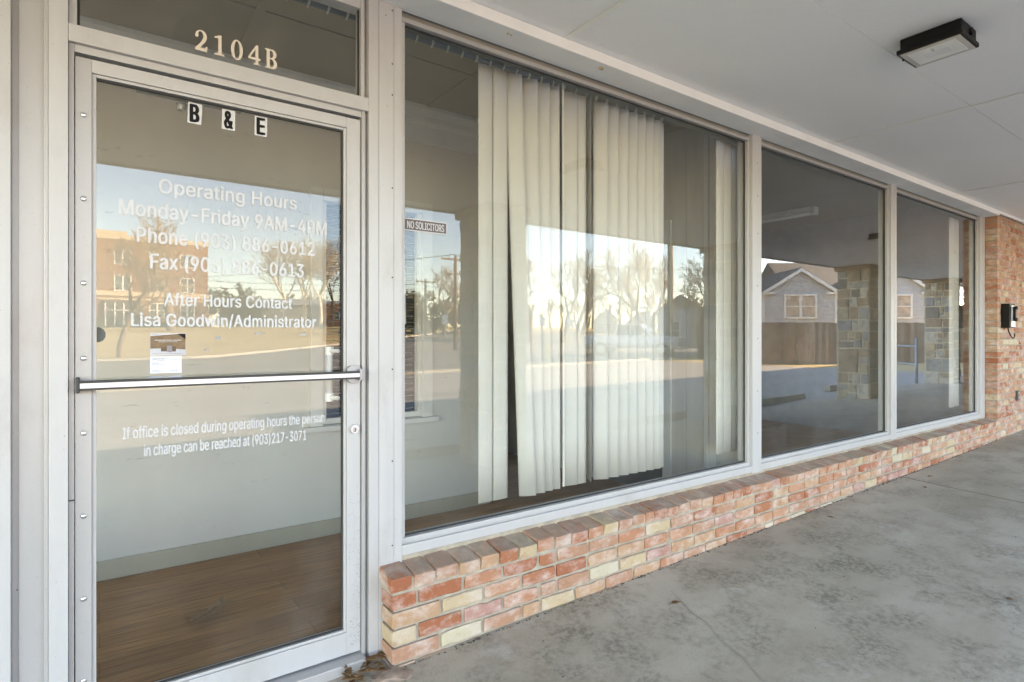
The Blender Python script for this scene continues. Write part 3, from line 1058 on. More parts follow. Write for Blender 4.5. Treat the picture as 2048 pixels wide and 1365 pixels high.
hz_bold = 1.9
def fit_text(s, x0, x1, z, cap_h, y, mat, parent=None, offset=0.012, name="text_line", spacing=1.0, ext=.0006):
    ref = raw_text("H")
    hz = max(v.co.y for v in ref.vertices) - min(v.co.y for v in ref.vertices)
    base = min(v.co.y for v in ref.vertices)
    me = raw_text(s, 0, spacing)
    xa, xb = min(v.co.x for v in me.vertices), max(v.co.x for v in me.vertices)
    kx, kz = (x1 - x0) / (xb - xa), cap_h / hz
    for v in me.vertices:
        v.co = Vector((x0 + (v.co.x - xa) * kx, y + (-v.co.z if True else 0), z + (v.co.y - base) * kz))
    # bold weight: the same outline struck several times, each strike a hair behind the last
    w = offset * hz_bold * cap_h
    src_v = [v.co.copy() for v in me.vertices]
    src_f = [tuple(p.vertices) for p in me.polygons]
    mb = MB()
    for i, (dx, dz) in enumerate(((0, 0), (-w, 0), (w, 0), (-w * .7, w * .5), (w * .7, w * .5), (-w * .7, -w * .5), (w * .7, -w * .5))):
        mb.add([(c.x * (1 - 2 * w / max(1e-6, x1 - x0)) + w * (x1 + x0) / max(1e-6, x1 - x0) + dx, c.y + i * .00022, c.z + dz) for c in src_v], src_f)
    bpy.data.meshes.remove(me)
    me = bpy.data.meshes.new(name)
    me.from_pydata(mb.v, [], mb.f)
    me.name = name
    me.materials.append(mat)
    o = bpy.data.objects.new(name, me)
    C.objects.link(o)
    o.parent = parent
    return o

LY = -.0042
hrs = thing("window_lettering", "white vinyl operating hours and phone lettering on the upper door glass", "lettering")
for s, x0, x1, z, ch in (("Operating Hours", .159, .599, 1.735, .046), ("Monday-Friday 9AM-4PM", .050, .711, 1.651, .049),
                         ("Phone (903) 886-0612", .098, .664, 1.568, .048), ("Fax (903) 886-0613", .135, .625, 1.484, .048),
                         ("After Hours Contact", .174, .583, 1.365, .040), ("Lisa Goodwin/Administrator", .083, .671, 1.296, .041)):
    fit_text(s, x0, x1, z, ch, LY, WHITEV, hrs, offset=.017, spacing=1.03)
ntc = thing("window_lettering", "narrow white vinyl closed office notice lettering below the push bar", "lettering")
fit_text("If office is closed during operating hours the person", .060, .702, .934, .036, LY, WHITEV, ntc, offset=.009)
fit_text("in charge can be reached at (903)217-3071", .118, .634, .873, .036, LY, WHITEV, ntc, offset=.009)

def arc(cx_, cz, rx, rz, a0, a1, n_=14):
    return [(cx_ + rx * math.cos(R(a0 + (a1 - a0) * i / n_)), cz + rz * math.sin(R(a0 + (a1 - a0) * i / n_))) for i in range(n_ + 1)]

GLYPH = {
 '0': [arc(35, 50, 33, 51, 0, 350, 34), arc(35, 50, 15, 44, 0, 350, 34)],
 '1': [[(8, 0), (62, 0), (62, 7), (46, 10), (46, 100), (36, 100), (8, 88), (8, 81), (28, 85), (28, 10), (8, 7)]],
 '2': [[(4, 0), (66, 0), (68, 26), (61, 26), (56, 15), (30, 15)] + [(44, 32), (58, 48), (64, 62)] + arc(35, 72, 30, 29, -8, 170, 16) + [(4, 66), (14, 62), (20, 66), (22, 78)]
       + arc(32, 76, 14, 18, 150, 0, 10) + [(46, 66), (40, 52), (28, 36), (4, 10)]],
 '4': [[(30, 0), (68, 0), (68, 6), (59, 8), (59, 24), (72, 24), (72, 36), (59, 36), (59, 100), (46, 100), (2, 36), (2, 24), (42, 24), (42, 8), (30, 6)],
       [(14, 36), (42, 36), (42, 78)]],
 'B': [[(0, 0), (45, 0)] + arc(45, 27, 27, 27, -80, 62, 12) + [(54, 53)] + arc(43, 76, 25, 24, -58, 90, 12) + [(0, 100), (0, 94), (10, 92), (10, 8), (0, 6)],
       [(29, 92), (38, 92)] + arc(38, 74, 11, 18, 90, -90, 8) + [(29, 56)], [(29, 49), (38, 49)] + arc(38, 28, 14, 20.5, 90, -90, 8) + [(29, 7)]],
}
num = thing("house_number", "cream serif street number 2104B on the transom glass", "number")
nx, sc_ = .262, .068
for ch, adv in (('2', .0565), ('1', .0555), ('0', .0565), ('4', .0565), ('B', .05)):
    cu = bpy.data.curves.new("digit", 'CURVE')
    cu.dimensions = '2D'
    cu.fill_mode = 'BOTH'
    cu.extrude = .0006
    for loop in GLYPH[ch]:
        sp = cu.splines.new('POLY')
        sp.points.add(len(loop) - 1)
        for p, (a, b_) in zip(sp.points, loop):
            p.co = (a / 100, b_ / 100, 0, 1)
        sp.use_cyclic_u = True
    me = curve_mesh(cu, "digit")
    for v in me.vertices:
        v.co = Vector((nx + v.co.x * sc_ * .86, LY - v.co.z, 2.236 + v.co.y * sc_ * 1.03))
    me.materials.append(CREAMV)
    o = bpy.data.objects.new("digit" if ch != 'B' else "letter", me)
    C.objects.link(o)
    o.parent = num
    nx += adv

for ch, x0, x1, z0, z1, lean in (("B", .241, .283, 1.983, 2.053, -.003), ("&", .346, .388, 1.984, 2.054, -.001), ("E", .452, .494, 1.984, 2.054, -.001)):
    o = thing("letter_sticker", {"B": "white sticker with black letter B at the top of the door glass", "&": "white sticker with black ampersand at the top of the door glass",
                                 "E": "white sticker with black letter E at the top of the door glass"}[ch], "sticker", "letter stickers on the door")
    MB().add([(x0 - lean, LY, z1), (x1 - lean, LY, z1), (x1, LY, z0), (x0, LY, z0), (x0 - lean, LY + .001, z1), (x1 - lean, LY + .001, z1), (x1, LY + .001, z0), (x0, LY + .001, z0)],
             [(0, 1, 2, 3), (4, 5, 6, 7), (0, 1, 5, 4), (1, 2, 6, 5), (2, 3, 7, 6), (3, 0, 4, 7)]).build("backing", WHITEV, o)
    fit_text(ch, x0 + .0065, x1 - .0055, z0 + .006, z1 - z0 - .012, LY - .0012, BLACK, o, offset=.032 if ch != '&' else .026, name="letter")

ns = thing("notice_sign", "small dark NO SOLICITORS sign with white border on the window", "sign")
def board(x0, x1, z0, z1, y, dy=0.001, tilt=0.0):
    return MB().add([(x0, y, z0), (x1, y, z0 + tilt), (x1, y, z1 + tilt), (x0, y, z1), (x0, y + dy, z0), (x1, y + dy, z0 + tilt), (x1, y + dy, z1 + tilt), (x0, y + dy, z1)],
                    [(0, 1, 2, 3), (4, 5, 6, 7), (0, 1, 5, 4), (1, 2, 6, 5), (2, 3, 7, 6), (3, 0, 4, 7)])
board(1.032, 1.237, 1.706, 1.759, LY, .001, .0).build("border", WHITEV, ns)
board(1.0365, 1.2325, 1.7105, 1.7545, LY - .0004, .0006).build("backing", plain("sign_brown", (.10, .075, .07), .4), ns)
fit_text("NO SOLICITORS", 1.047, 1.223, 1.717, .030, LY - .0008, WHITEV, ns, offset=.02)

fy = thing("flyer", "brown advertising flyer with black corner taped to the door glass", "flyer")
fx0, fx1, fz0, fz1 = .1345, .2365, 1.199, 1.273
board(fx0, fx1, fz0, fz1, LY, .0006).build("sheet", plain("flyer_grey", (.55, .53, .54), .4), fy)
MB().prism([(fx0 + .001, 1.222), (fx1 - .001, 1.218), (fx1 - .001, 1.258), (fx1 - .024, 1.270), (fx0 + .001, 1.263)], 'y', LY - .0003, LY + .0001).build("photo_area", plain("flyer_brown", (.17, .10, .045), .35, var=.3, scale=60), fy)
MB().prism([(fx1 - .024, 1.271), (fx1 - .002, 1.271), (fx1 - .0005, 1.268), (fx1 - .0005, 1.252)], 'y', LY - .0008, LY - .0004).build("corner", BLACK, fy)
MB().prism([(fx0 + .001, 1.204), (fx1 - .001, 1.201), (fx1 - .001, 1.218), (fx1 - .05, 1.2225), (fx0 + .001, 1.222)], 'y', LY - .0009, LY - .0005).build("lower_band", plain("flyer_silver", (.50, .50, .53), .4), fy)
MB().box(.165, .182, LY - .0014, LY - .001, 1.2125, 1.226).build("box_picture", plain("flyer_box", (.12, .07, .035), .5), fy)
MB().box(.197, .208, LY - .0014, LY - .001, 1.212, 1.229).build("box_picture", MATS["flyer_box"], fy)
MB().box(.1825, .1965, LY - .0016, LY - .0011, 1.2095, 1.231).build("device_picture", plain("flyer_device", (.26, .23, .25), .5), fy)
def dashes(mb, x0, x1, z, h, y, seed):
    q = random.Random(seed)
    x = x0
    while x < x1:
        w = q.uniform(.002, .007)
        mb.box(x, min(x + w, x1), y - .0002, y, z, z + h)
        x += w + .0012
db = MB()
dashes(db, .148, .224, 1.2485, .0022, LY - .001, 1)
dashes(db, .158, .212, 1.2435, .0013, LY - .001, 2)
db.build("text_line", WHITEV, fy)
db = MB()
dashes(db, .140, .158, 1.2685, .0012, LY - .0004, 4)
dashes(db, .140, .228, 1.2045, .0010, LY - .0012, 3)
db.build("text_line", plain("print_grey", (.2, .17, .17), .6), fy)
bcard = thing("business_card", "white business card taped under the brown flyer", "card")
board(.1345, .2245, 1.1405, 1.1965, LY, .0006).build("sheet", PAPER, bcard)
fit_text("Spectrum", .141, .176, 1.186, .0055, LY - .0002, plain("print_blue", (.03, .04, .10), .5), bcard, offset=.02)
db = MB()
for x0, x1, z, h in ((.155, .174, 1.1815, .0012), (.141, .161, 1.1735, .0016), (.141, .177, 1.1695, .0009), (.141, .161, 1.1505, .0009), (.141, .176, 1.147, .0009),
                     (.190, .221, 1.185, .0007), (.190, .213, 1.150, .0010), (.190, .214, 1.1465, .0009)):
    dashes(db, x0, x1, z, h, LY - .0003, int(x0 * 1e4 + z * 1e3))
db.build("text_line", plain("print_lilac", (.22, .21, .33), .6), bcard)
tp = thing("tape_strip", "clear grey tape residue strip under the business card", "tape")
for a, b_ in ((.130, .172), (.183, .2265)):
    board(a, b_, 1.1225, 1.1315, LY, .0005).build("tape_piece", plain("tape_grey", (.42, .44, .50), .3, var=.1, scale=90), tp)
for pts, lab in (([(.325, 1.250), (.344, 1.252), (.344, 1.264), (.325, 1.262)], "square grey tape scrap on the door glass right of the flyer"),
                 ([(.288, 1.213), (.307, 1.213), (.307, 1.223), (.297, 1.221)], "small wedge of grey tape on the door glass low beside the flyer"),
                 ([(.452, 1.268), (.492, 1.272), (.455, 1.281)], "triangular grey tape scrap on the door glass under the name line"),
                 ([(.600, 1.270), (.634, 1.262), (.634, 1.277)], "pointed grey tape scrap on the door glass near the lock side")):
    o = MB().prism(pts, 'y', LY, LY + .0005).build("tape_scrap", plain("tape_scrap", (.36, .34, .31), .4))
    tag(o, lab, "tape", "tape scraps on the door glass")
o = MB().prism(arc(-.004, 1.267, .021, .024, -80, 80, 5) + [(-.0065, 1.29), (-.0065, 1.244)], 'y', LY, LY + .0006).build("round_patch", plain("dark_glass_patch", (.10, .11, .10), .5))  # dark rounded patch at the edge of the door glass
tag(o, "dark grey rounded patch cut off at the left edge of the door glass", "sticker")

# ================================================================== VERTICAL BLINDS
def slat_mesh(width, z0, z1, bow=.007, shear=0.0, nseg=6):
    mb = MB()
    rows = frange(z0, z1, 8)
    for z in rows:
        for i in range(nseg + 1):
            u = -width / 2 + width * i / nseg
            off = shear * (1 - (z - z0) / (z1 - z0))
            mb.v.append((u + off, -bow * (1 - (2 * u / width) ** 2), z))
    for j in range(len(rows) - 1):
        for i in range(nseg):
            a = j * (nseg + 1) + i
            mb.f.append((a, a + 1, a + nseg + 2, a + nseg + 1))
    return mb

def put_slat(parent, x, ang, z0=.462, z1=2.576, y=.12, w=.089, shear=0.0, bow=.0042):
    o = slat_mesh(w, z0, z1, bow, shear).build("slat", BLIND, parent, True, (x, y, 0), R(ang))
    sm = o.modifiers.new("thickness", 'SOLIDIFY')
    sm.thickness = .0009
    return o

vb = thing("vertical_blind", "ivory vertical blind with missing slats and a skewed gap, on a grey headrail", "blind")
hr = MB().prism([(.095, 2.606), (.145, 2.606), (.150, 2.612), (.150, 2.655), (.09, 2.655), (.09, 2.612)], 'x', .0, 3.60)
hr.build("headrail", GREYMET, vb)
MB().box(.0, 3.6, .086, .0896, 2.630, 2.634).build("headrail_lip", plain("rail_dark", (.16, .15, .13), .5), vb)
cx_ = 0.05
k = 0
while cx_ < 2.83:
    cp = MB()
    cp.box(cx_ - .004, cx_ + .004, .112, .128, 2.590, 2.6055)
    cp.add([(cx_ - .006, .114, 2.592), (cx_ + .004, .114, 2.592), (cx_ - .004, .114, 2.572), (cx_ - .008, .114, 2.574),
            (cx_ - .006, .126, 2.592), (cx_ + .004, .126, 2.592), (cx_ - .004, .126, 2.572), (cx_ - .008, .126, 2.574)],
           [(0, 1, 2, 3), (4, 5, 6, 7), (0, 1, 5, 4), (1, 2, 6, 5), (2, 3, 7, 6), (3, 0, 4, 7)])
    cp.build("carrier_clip", CLIP, vb)
    cx_ += .0788
    k += 1
sp_ = MB()
sp_.box(.0, 1.95, .117, .123, 2.583, 2.6025)
sp_.build("spacer_chain", plain("spacer_grey", (.20, .23, .24), .5), vb)
put_slat(vb, 1.520, 3)
put_slat(vb, 1.606, 3)
for i, (x, sh) in enumerate(((1.683, .074), (1.782, .040), (1.862, .016), (1.928, .004))):
    put_slat(vb, x, -24 - 2 * i, shear=sh, z0=.462)
put_slat(vb, 2.062, -10, w=.098)
put_slat(vb, 2.125, -12)
put_slat(vb, 2.198, 62, z0=.468)
for i, x in enumerate((2.288, 2.372, 2.452, 2.528, 2.600, 2.668, 2.728)):
    put_slat(vb, x, -26 - i % 3)
put_slat(vb, 2.776, -4)
put_slat(vb, 3.40, 8, z0=.475, w=.12, bow=.012)
put_slat(vb, 3.485, -4, z0=.475)
put_slat(vb, 3.54, -6, z0=.475)
MB().tube((1.992, .10, 2.60), (1.996, .10, .47), .0065, n_=8).build("cord", CLIP, vb)
MB().tube((1.980, .12, 2.60), (1.982, .12, .50), .0035, n_=6).build("cord", CLIP, vb)

vb2 = thing("vertical_blind", "bare blind headrail with a single ivory slat in the far window", "blind")
MB().prism([(.095, 2.606), (.145, 2.606), (.150, 2.612), (.150, 2.655), (.09, 2.655), (.09, 2.612)], 'x', 3.75, 8.05).build("headrail", GREYMET, vb2)
put_slat(vb2, 7.62, 0, w=.16, z0=.49, z1=2.57, bow=.014)
put_slat(vb2, 7.76, -6, w=.12, z0=.49, z1=2.57)

for x, y, lab in ((2.036, -.145, "small mud dauber nest stuck on the soffit trim above the blinds"), (1.476, -.144, "tiny mud speck on the soffit trim nearer the door")):
    nm = MB()
    q = random.Random(int(x * 100))
    for k in range(5):
        bm = bmesh.new()
        bmesh.ops.create_icosphere(bm, subdivisions=1, radius=q.uniform(.004, .009) * (1 if x > 2 else .5))
        bmesh.ops.translate(bm, vec=(x + q.uniform(-.014, .014), y + q.uniform(-.008, .008), 2.5985), verts=bm.verts)
        nm.take(bm)
    tag(nm.build("mud_nest", plain("dried_mud", (.45, .36, .24), .95, var=.2, scale=60)), lab, "mud nest", "mud spots on the soffit trim")

# ================================================================== SMALL THINGS
px = thing("phone_box", "black intercom phone box with grey handset on the tall brick wall", "intercom")
MB().box(8.20, 8.40, -.236, -.161, 1.362, 1.632, .004).build("housing", BLACK, px)
MB().box(8.262, 8.396, -.2385, -.2365, 1.372, 1.612, .002).build("faceplate", plain("faceplate_grey", (.52, .53, .52), .35, .3), px)
hs = MB().box(8.31, 8.352, -.262, -.239, 1.44, 1.60, .01)
hs.box(8.303, 8.36, -.275, -.2405, 1.565, 1.605, .01)
hs.box(8.303, 8.36, -.275, -.2405, 1.435, 1.475, .01)
hs.build("handset", BLACK, px)
co = MB()
cp_ = [(8.29, -.20, 1.362), (8.30, -.205, 1.32), (8.33, -.215, 1.27), (8.39, -.22, 1.245), (8.45, -.22, 1.262), (8.47, -.215, 1.30)]
for a, b_ in zip(cp_[:-1], cp_[1:]):
    co.tube(a, b_, .006, n_=8)
co.build("cord", BLACK, px)
ot = thing("power_outlet", "dark weathered double power outlet low on the tall brick wall", "outlet")
MB().box(8.735, 8.815, -.180, -.161, .515, .632, .004).build("cover_plate", plain("outlet_dark", (.07, .06, .05), .5), ot)
for z in (.548, .600):
    MB().tube((8.775, -.1805, z), (8.775, -.186, z), .019, n_=14).build("socket", plain("socket_grey", (.30, .29, .27), .5), ot)

def leaf(mb, x, y, z, s, r):
    a = r.uniform(0, 6.28)
    up = r.uniform(.1, .5)
    ca, sa = math.cos(a), math.sin(a)
    prof = [(-1, 0), (-.5, .42), (.1, .5), (.65, .28), (1.1, 0), (.65, -.28), (.1, -.5), (-.5, -.42)]
    vs = []
    for k_, (u, w) in enumerate(prof):
        zz = z + s * (abs(w) * up * 1.3 + .25 * up * abs(u) + .05)
        vs.append((x + s * (u * ca - w * sa), y + s * (u * sa + w * ca), zz))
    vs.append((x, y, z + s * .03))
    mb.add(vs, [(i, (i + 1) % 8, 8) for i in range(8)])
    mb.tube((x - s * ca, y - s * sa, z + s * (.05 + .25 * up)), (x - s * 1.7 * ca, y - s * 1.7 * sa, z + s * .05), s * .035, n_=5)

def leaf_thing(x, y, s, lab, seed, z=None):
    mb = MB()
    leaf(mb, 0, 0, 0, s, random.Random(seed))
    o = mb.build("dry_leaf", LEAFM, None, True, (x, y, (SW(x, y) if z is None else z) + .002))
    o.modifiers.new("thickness", 'SOLIDIFY').thickness = .0012
    tag(o, lab, "leaf", "dry leaves on the sidewalk")
    return o
leaf_thing(2.22, -.452, .024, "single curled brown leaf in the open on the sidewalk", 2)
leaf_thing(4.03, -.30, .026, "dry leaf against the base of the brick wall under the mullion", 4)
leaf_thing(5.35, -.40, .022, "dry leaf just short of the sidewalk joint", 5)
leaf_thing(5.75, -.30, .028, "dark dry leaf beyond the sidewalk joint by the wall", 9)
leaf_thing(3.6, -1.35, .016, "tiny dark leaf fragment far out on the sidewalk", 8)
lp = MB()
r = random.Random(21)
for k in range(34):
    x = .79 + r.uniform(-.05, .11)
    y = -.105 + r.uniform(-.05, .035)
    leaf(lp, x, y, SW(x, y) + r.uniform(.0, .03), r.uniform(.012, .026), r)
o = lp.build("leaf_pile", LEAFM, None, True)
o.modifiers.new("thickness", 'SOLIDIFY').thickness = .001
tag(o, "small heap of dead leaves in the corner of door and brick wall", "leaves")
ch = MB()
r = random.Random(31)
for k in range(700):
    x = r.uniform(.95, 8.0)
    y = -.163 - abs(r.gauss(0, .007))
    s = r.uniform(.0015, .006) if r.random() < .93 else r.uniform(.006, .010)
    a_ = r.uniform(0, 3.1)
    ch.tube((x, y, SW(x, y) + s * .25), (x + s * 2.2 * math.cos(a_), y - s * abs(math.sin(a_)), SW(x, y) + s * .25), s * .5, s * .3, 5)
o = ch.build("grit", plain("dark_grit", (.09, .07, .055), .95, var=.4))
tag(o, kind="stuff")
gr = MB()
for k in range(150):
    x, y = r.uniform(.3, 7), -r.uniform(.25, 2.6)
    s = r.uniform(.0015, .0045)
    gr.box(x, x + s * 1.5, y - s, y, SW(x, y), SW(x, y) + s * .6)
tag(gr.build("grit", MATS["dark_grit"]), kind="stuff")
bw = MB()
r = random.Random(77)
nx_, ny_ = 7, 5
for j in range(ny_):
    for i in range(nx_):
        u, w = i / (nx_ - 1) - .5, j / (ny_ - 1) - .5
        bw.v.append((u * .17 + r.uniform(-.012, .012), w * .07 + r.uniform(-.01, .01), .012 + .035 * max(0, u * 2) ** 1.5 + abs(w) * .03 + r.uniform(0, .014)))
for j in range(ny_ - 1):
    for i in range(nx_ - 1):
        a = j * nx_ + i
        bw.f.append((a, a + 1, a + nx_ + 1, a + nx_))
o = bw.build("crumpled_paper", plain("kraft_paper", (.27, .15, .065), .8, var=.25, scale=20), None, False, (.40, .66, 0.0), R(20))
o.modifiers.new("thickness", 'SOLIDIFY').thickness = .0015
tag(o, "crumpled brown paper scrap lying on the wood floor inside the door", "paper")
# broken mortar chunk at the wall corner
bm = bmesh.new()
bmesh.ops.create_icosphere(bm, subdivisions=2, radius=1)
for v in bm.verts:
    v.co = Vector((v.co.x * .085, v.co.y * .05, v.co.z * .011)) * rng.uniform(.62, 1.2)
o = MB().take(bm).build("mortar_lump", plain("mortar_lump", (.30, .22, .17), .95, var=.3, scale=20, bs=.4), None, False, (.90, -.185, SW(.87, -.17) + .002), R(-25))
tag(o, "flat smeared mortar lump on the ground at the brick wall corner", "mortar")

# ================================================================== ACROSS THE LOT (seen in the glass)
def wheel_stop(x, y, rz, lab):
    mb = MB().prism([(-.09, 0), (.09, 0), (.06, .13), (-.06, .13)], 'x', -.95, .95)
    mb.tube((-.6, 0, .1), (-.6, 0, .134), .02, n_=8)
    mb.tube((.6, 0, .1), (.6, 0, .134), .02, n_=8)
    o = mb.build("wheel_stop", plain("stop_concrete", (.30, .27, .23), .95, var=.3, scale=4, bs=.3), None, False, (x, y, T(x, y) + .02), rz)
    return tag(o, lab, "wheel stop", "concrete wheel stops along the lot")
wheel_stop(3.3, -4.2, R(2), "concrete wheel stop straight out from the door post, hidden low in reflection")
wheel_stop(7.4, -4.2, R(-3), "concrete wheel stop reflected dark between the blinds and panel")
wheel_stop(11.5, -4.25, R(-4), "concrete wheel stop reflected left of the stone column in the middle window")
wheel_stop(15.2, -4.6, R(3), "short looking wheel stop reflected right behind the stone column")

hd = thing("handrail", "grey blue pipe handrail reflected beside the stone columns", "handrail")
PIPE = plain("pipe_paint", (.24, .28, .33), .45, .2)
hp = [(17.0, -3.75), (18.75, -5.1), (20.5, -6.45)]
for x, y in hp:
    MB().tube((x, y, SW(17, -3.5) - .3), (x, y, 1.24), .035, n_=12).build("post", PIPE, hd, True)
for z in (1.02, .55):
    MB().tube((hp[0][0], hp[0][1], z), (hp[2][0], hp[2][1], z), .028, n_=10).build("rail", PIPE, hd, True)

def fence_mat():
    m, t, b = new_mat("weathered_fence_wood")
    geo = N(t, "ShaderNodeNewGeometry")
    base = ramp(t, [(0, (.26, .165, .105)), (.3, (.38, .25, .165)), (.55, (.20, .135, .095)), (.8, (.42, .31, .23))], geo.outputs["Random Per Island"])
    c = mix(t, base, (.33, .31, .29), ramp(t, [(.5, (0, 0, 0)), (.7, (.6, .6, .6))], noise(t, coords(t, (5, 5, .5)), 2.2, 6, .7)))
    t.links.new(c, b.inputs["Base Color"])
    b.inputs["Roughness"].default_value = .95
    return m
FENCE = fence_mat()
# fence and house share a direction
FD = Vector((.813, .582, 0))
fa = math.atan2(.582, .813)
fn = thing("wood_fence", "weathered brown board fence reflected in front of the grey house", "fence", None, (22.14, -12.06, T(23, -11)), fa)
fb_ = MB()
r = random.Random(8)
x = 0
while x < 11.5:
    fb_.box(x, x + .138, -.012 + r.uniform(-.004, .004), .012, .02, 1.80 + r.uniform(-.015, .015))
    x += .145
fb_.build("board", FENCE, fn)
fr = MB()
for z in (.3, 1.45):
    fr.box(0, 11.5, -.06, -.0165, z, z + .09)
for k in range(5):
    fr.box(k * 2.8, k * 2.8 + .09, -.15, -.0605, 0, 1.7)
fr.build("fence_frame", FENCE, fn)

SIDING = plain("grey_siding", (.50, .50, .51), .7, var=.05)
WPAINT = plain("white_house_paint", (.80, .79, .76), .6, var=.04)
SHING = plain("shingle_roof", (.11, .105, .10), .9, var=.3, scale=12)
PANE = plain("reflecting_pane", (.05, .055, .06), .08, var=.2)
def siding_gable(w, h_e, h_p, dpt, parent, x0):
    """gable wing: front wall of lapped boards at y = 0, going back to y = -dpt"""
    mb = MB()
    z = 0.0
    while z < h_p - .02:
        def half(zz):
            return w / 2 if zz <= h_e else w / 2 * max(0.02, 1 - (zz - h_e) / (h_p - h_e))
        a, b_ = half(z), half(min(z + .21, h_p))
        mb.add([(x0 - a, .034, z), (x0 + a, .034, z), (x0 + b_, .003, z + .208), (x0 - b_, .003, z + .208),
                (x0 - a, -.1, z), (x0 + a, -.1, z), (x0 + b_, -.1, z + .208), (x0 - b_, -.1, z + .208)],
               [(0, 1, 2, 3), (4, 5, 6, 7), (0, 1, 5, 4), (1, 2, 6, 5), (2, 3, 7, 6), (3, 0, 4, 7)])
        z += .21
    mb.box(x0 - w / 2, x0 - w / 2 + .1, -dpt, -.101, 0, h_e)
    mb.box(x0 + w / 2 - .1, x0 + w / 2, -dpt, -.101, 0, h_e)
    mb.build("gable_wall", SIDING, parent)
    rf = MB()
    e = .28
    s_ = (h_p - h_e) / (w / 2)
    for sg in (-1, 1):
        rf.add([(x0, .22, h_p + .1), (x0 + sg * (w / 2 + e), .22, h_e + .1 - e * s_), (x0 + sg * (w / 2 + e), -dpt - 2, h_e + .1 - e * s_), (x0, -dpt - 2, h_p + .1),
                (x0, .22, h_p + .03), (x0 + sg * (w / 2 + e), .22, h_e + .03 - e * s_), (x0 + sg * (w / 2 + e), -dpt - 2, h_e + .03 - e * s_), (x0, -dpt - 2, h_p + .03)],
               [(0, 1, 2, 3), (4, 5, 6, 7), (0, 1, 5, 4), (1, 2, 6, 5), (2, 3, 7, 6), (3, 0, 4, 7)])
    rf.build("roof", SHING, parent)
    tm = MB()
    for sg in (-1, 1):
        tm.add([(x0, .25, h_p + .06), (x0 + sg * (w / 2 + e), .25, h_e + .06 - e * s_), (x0 + sg * (w / 2 + e), .25, h_e - .12 - e * s_), (x0, .25, h_p - .12),
                (x0, .221, h_p + .06), (x0 + sg * (w / 2 + e), .221, h_e + .06 - e * s_), (x0 + sg * (w / 2 + e), .221, h_e - .12 - e * s_), (x0, .221, h_p - .12)],
               [(0, 1, 2, 3), (4, 5, 6, 7), (0, 1, 5, 4), (1, 2, 6, 5), (2, 3, 7, 6), (3, 0, 4, 7)])
        a = x0 + sg * (w / 2 - .06)
        tm.box(min(a, a + sg * .13), max(a, a + sg * .13), -.02, .045, 0, h_e)
        b0 = x0 + sg * (w / 2 + .2)
        b1 = x0 + sg * (w / 2 - .55)
        tm.box(min(b0, b1), max(b0, b1), .0455, .2, h_e - .12, h_e - .02)
    tm.build("trim", WPAINT, parent)

def win(parent, x0, x1, z0, z1, y, pane=PANE, frame=WPAINT, mull=True, t_=.09, name="window"):
    f_ = MB()
    f_.box(x0 - t_, x0, y, y + .06, z0 - t_, z1 + t_)
    f_.box(x1, x1 + t_, y, y + .06, z0 - t_, z1 + t_)
    f_.box(x0, x1, y, y + .06, z1, z1 + t_)
    f_.box(x0, x1, y, y + .07, z0 - t_, z0)
    xm = (x0 + x1) / 2
    if mull:
        f_.box(xm - t_ * .75, xm + t_ * .75, y, y + .05, z0, z1)
    zm = (z0 + z1) / 2
    for a, b_ in ((x0, xm - t_ * .75), (xm + t_ * .75, x1)) if mull else ((x0, x1),):
        f_.box(a, b_, y + .012, y + .04, zm - .03, zm + .03)
    w_ = f_.build(name, frame, parent)
    p_ = MB().box(x0, x1, y + .003, y + .011, z0, z1).build("pane", pane, w_)
    return w_

hz = .35
hs = thing("grey_house", "grey lap sided house with two white trimmed gables behind the fence", "house", None, (29.6, -13.45, hz), fa)
siding_gable(3.8, 3.25, 4.42, 5, hs, 0)
siding_gable(3.8, 3.25, 4.42, 5, hs, 5.0)
MB().box(-2.2, 9, -8.2, -5.02, 0, 3.3).build("wall", SIDING, hs)
MB().prism([(-2.6, 3.2), (-9.0, 3.2), (-5.8, 5.5)], 'x', .9, 9.5).build("roof", SHING, hs)
curtain_pane = plain("curtained_pane", (.52, .42, .33), .15, var=.35, scale=3)  # pale curtain colour for the house panes
win(hs, -.72, .80, 1.95, 3.05, .021, curtain_pane)
win(hs, 4.2, 5.75, 1.95, 3.05, .021, curtain_pane)
MB().box(-1.1, -.62, -5.2, -4.6, 3.3, 5.9, .01).build("chimney", plain("pale_brick", (.45, .38, .30), .9, var=.2, scale=9), hs)

# ---- school building
sb = thing("brick_school", "three storey red brick school with cream bands and white windows reflected in the door", "school", None, (0, -88, 2.55))
SBR = plain("school_brick", (.29, .165, .10), .9, var=.18, scale=3)
CREAM = plain("cream_stone", (.58, .48, .34), .85, var=.08)
wl = MB()
wins3 = [(1.54, 3.43), (5.40, 7.20), (8.95, 10.7)]
allw = [(-7.6, -5.7), (-3.9, -2.0)] + wins3
rows = [(8.15, 9.95), (4.70, 6.80), (1.25, 3.25)]
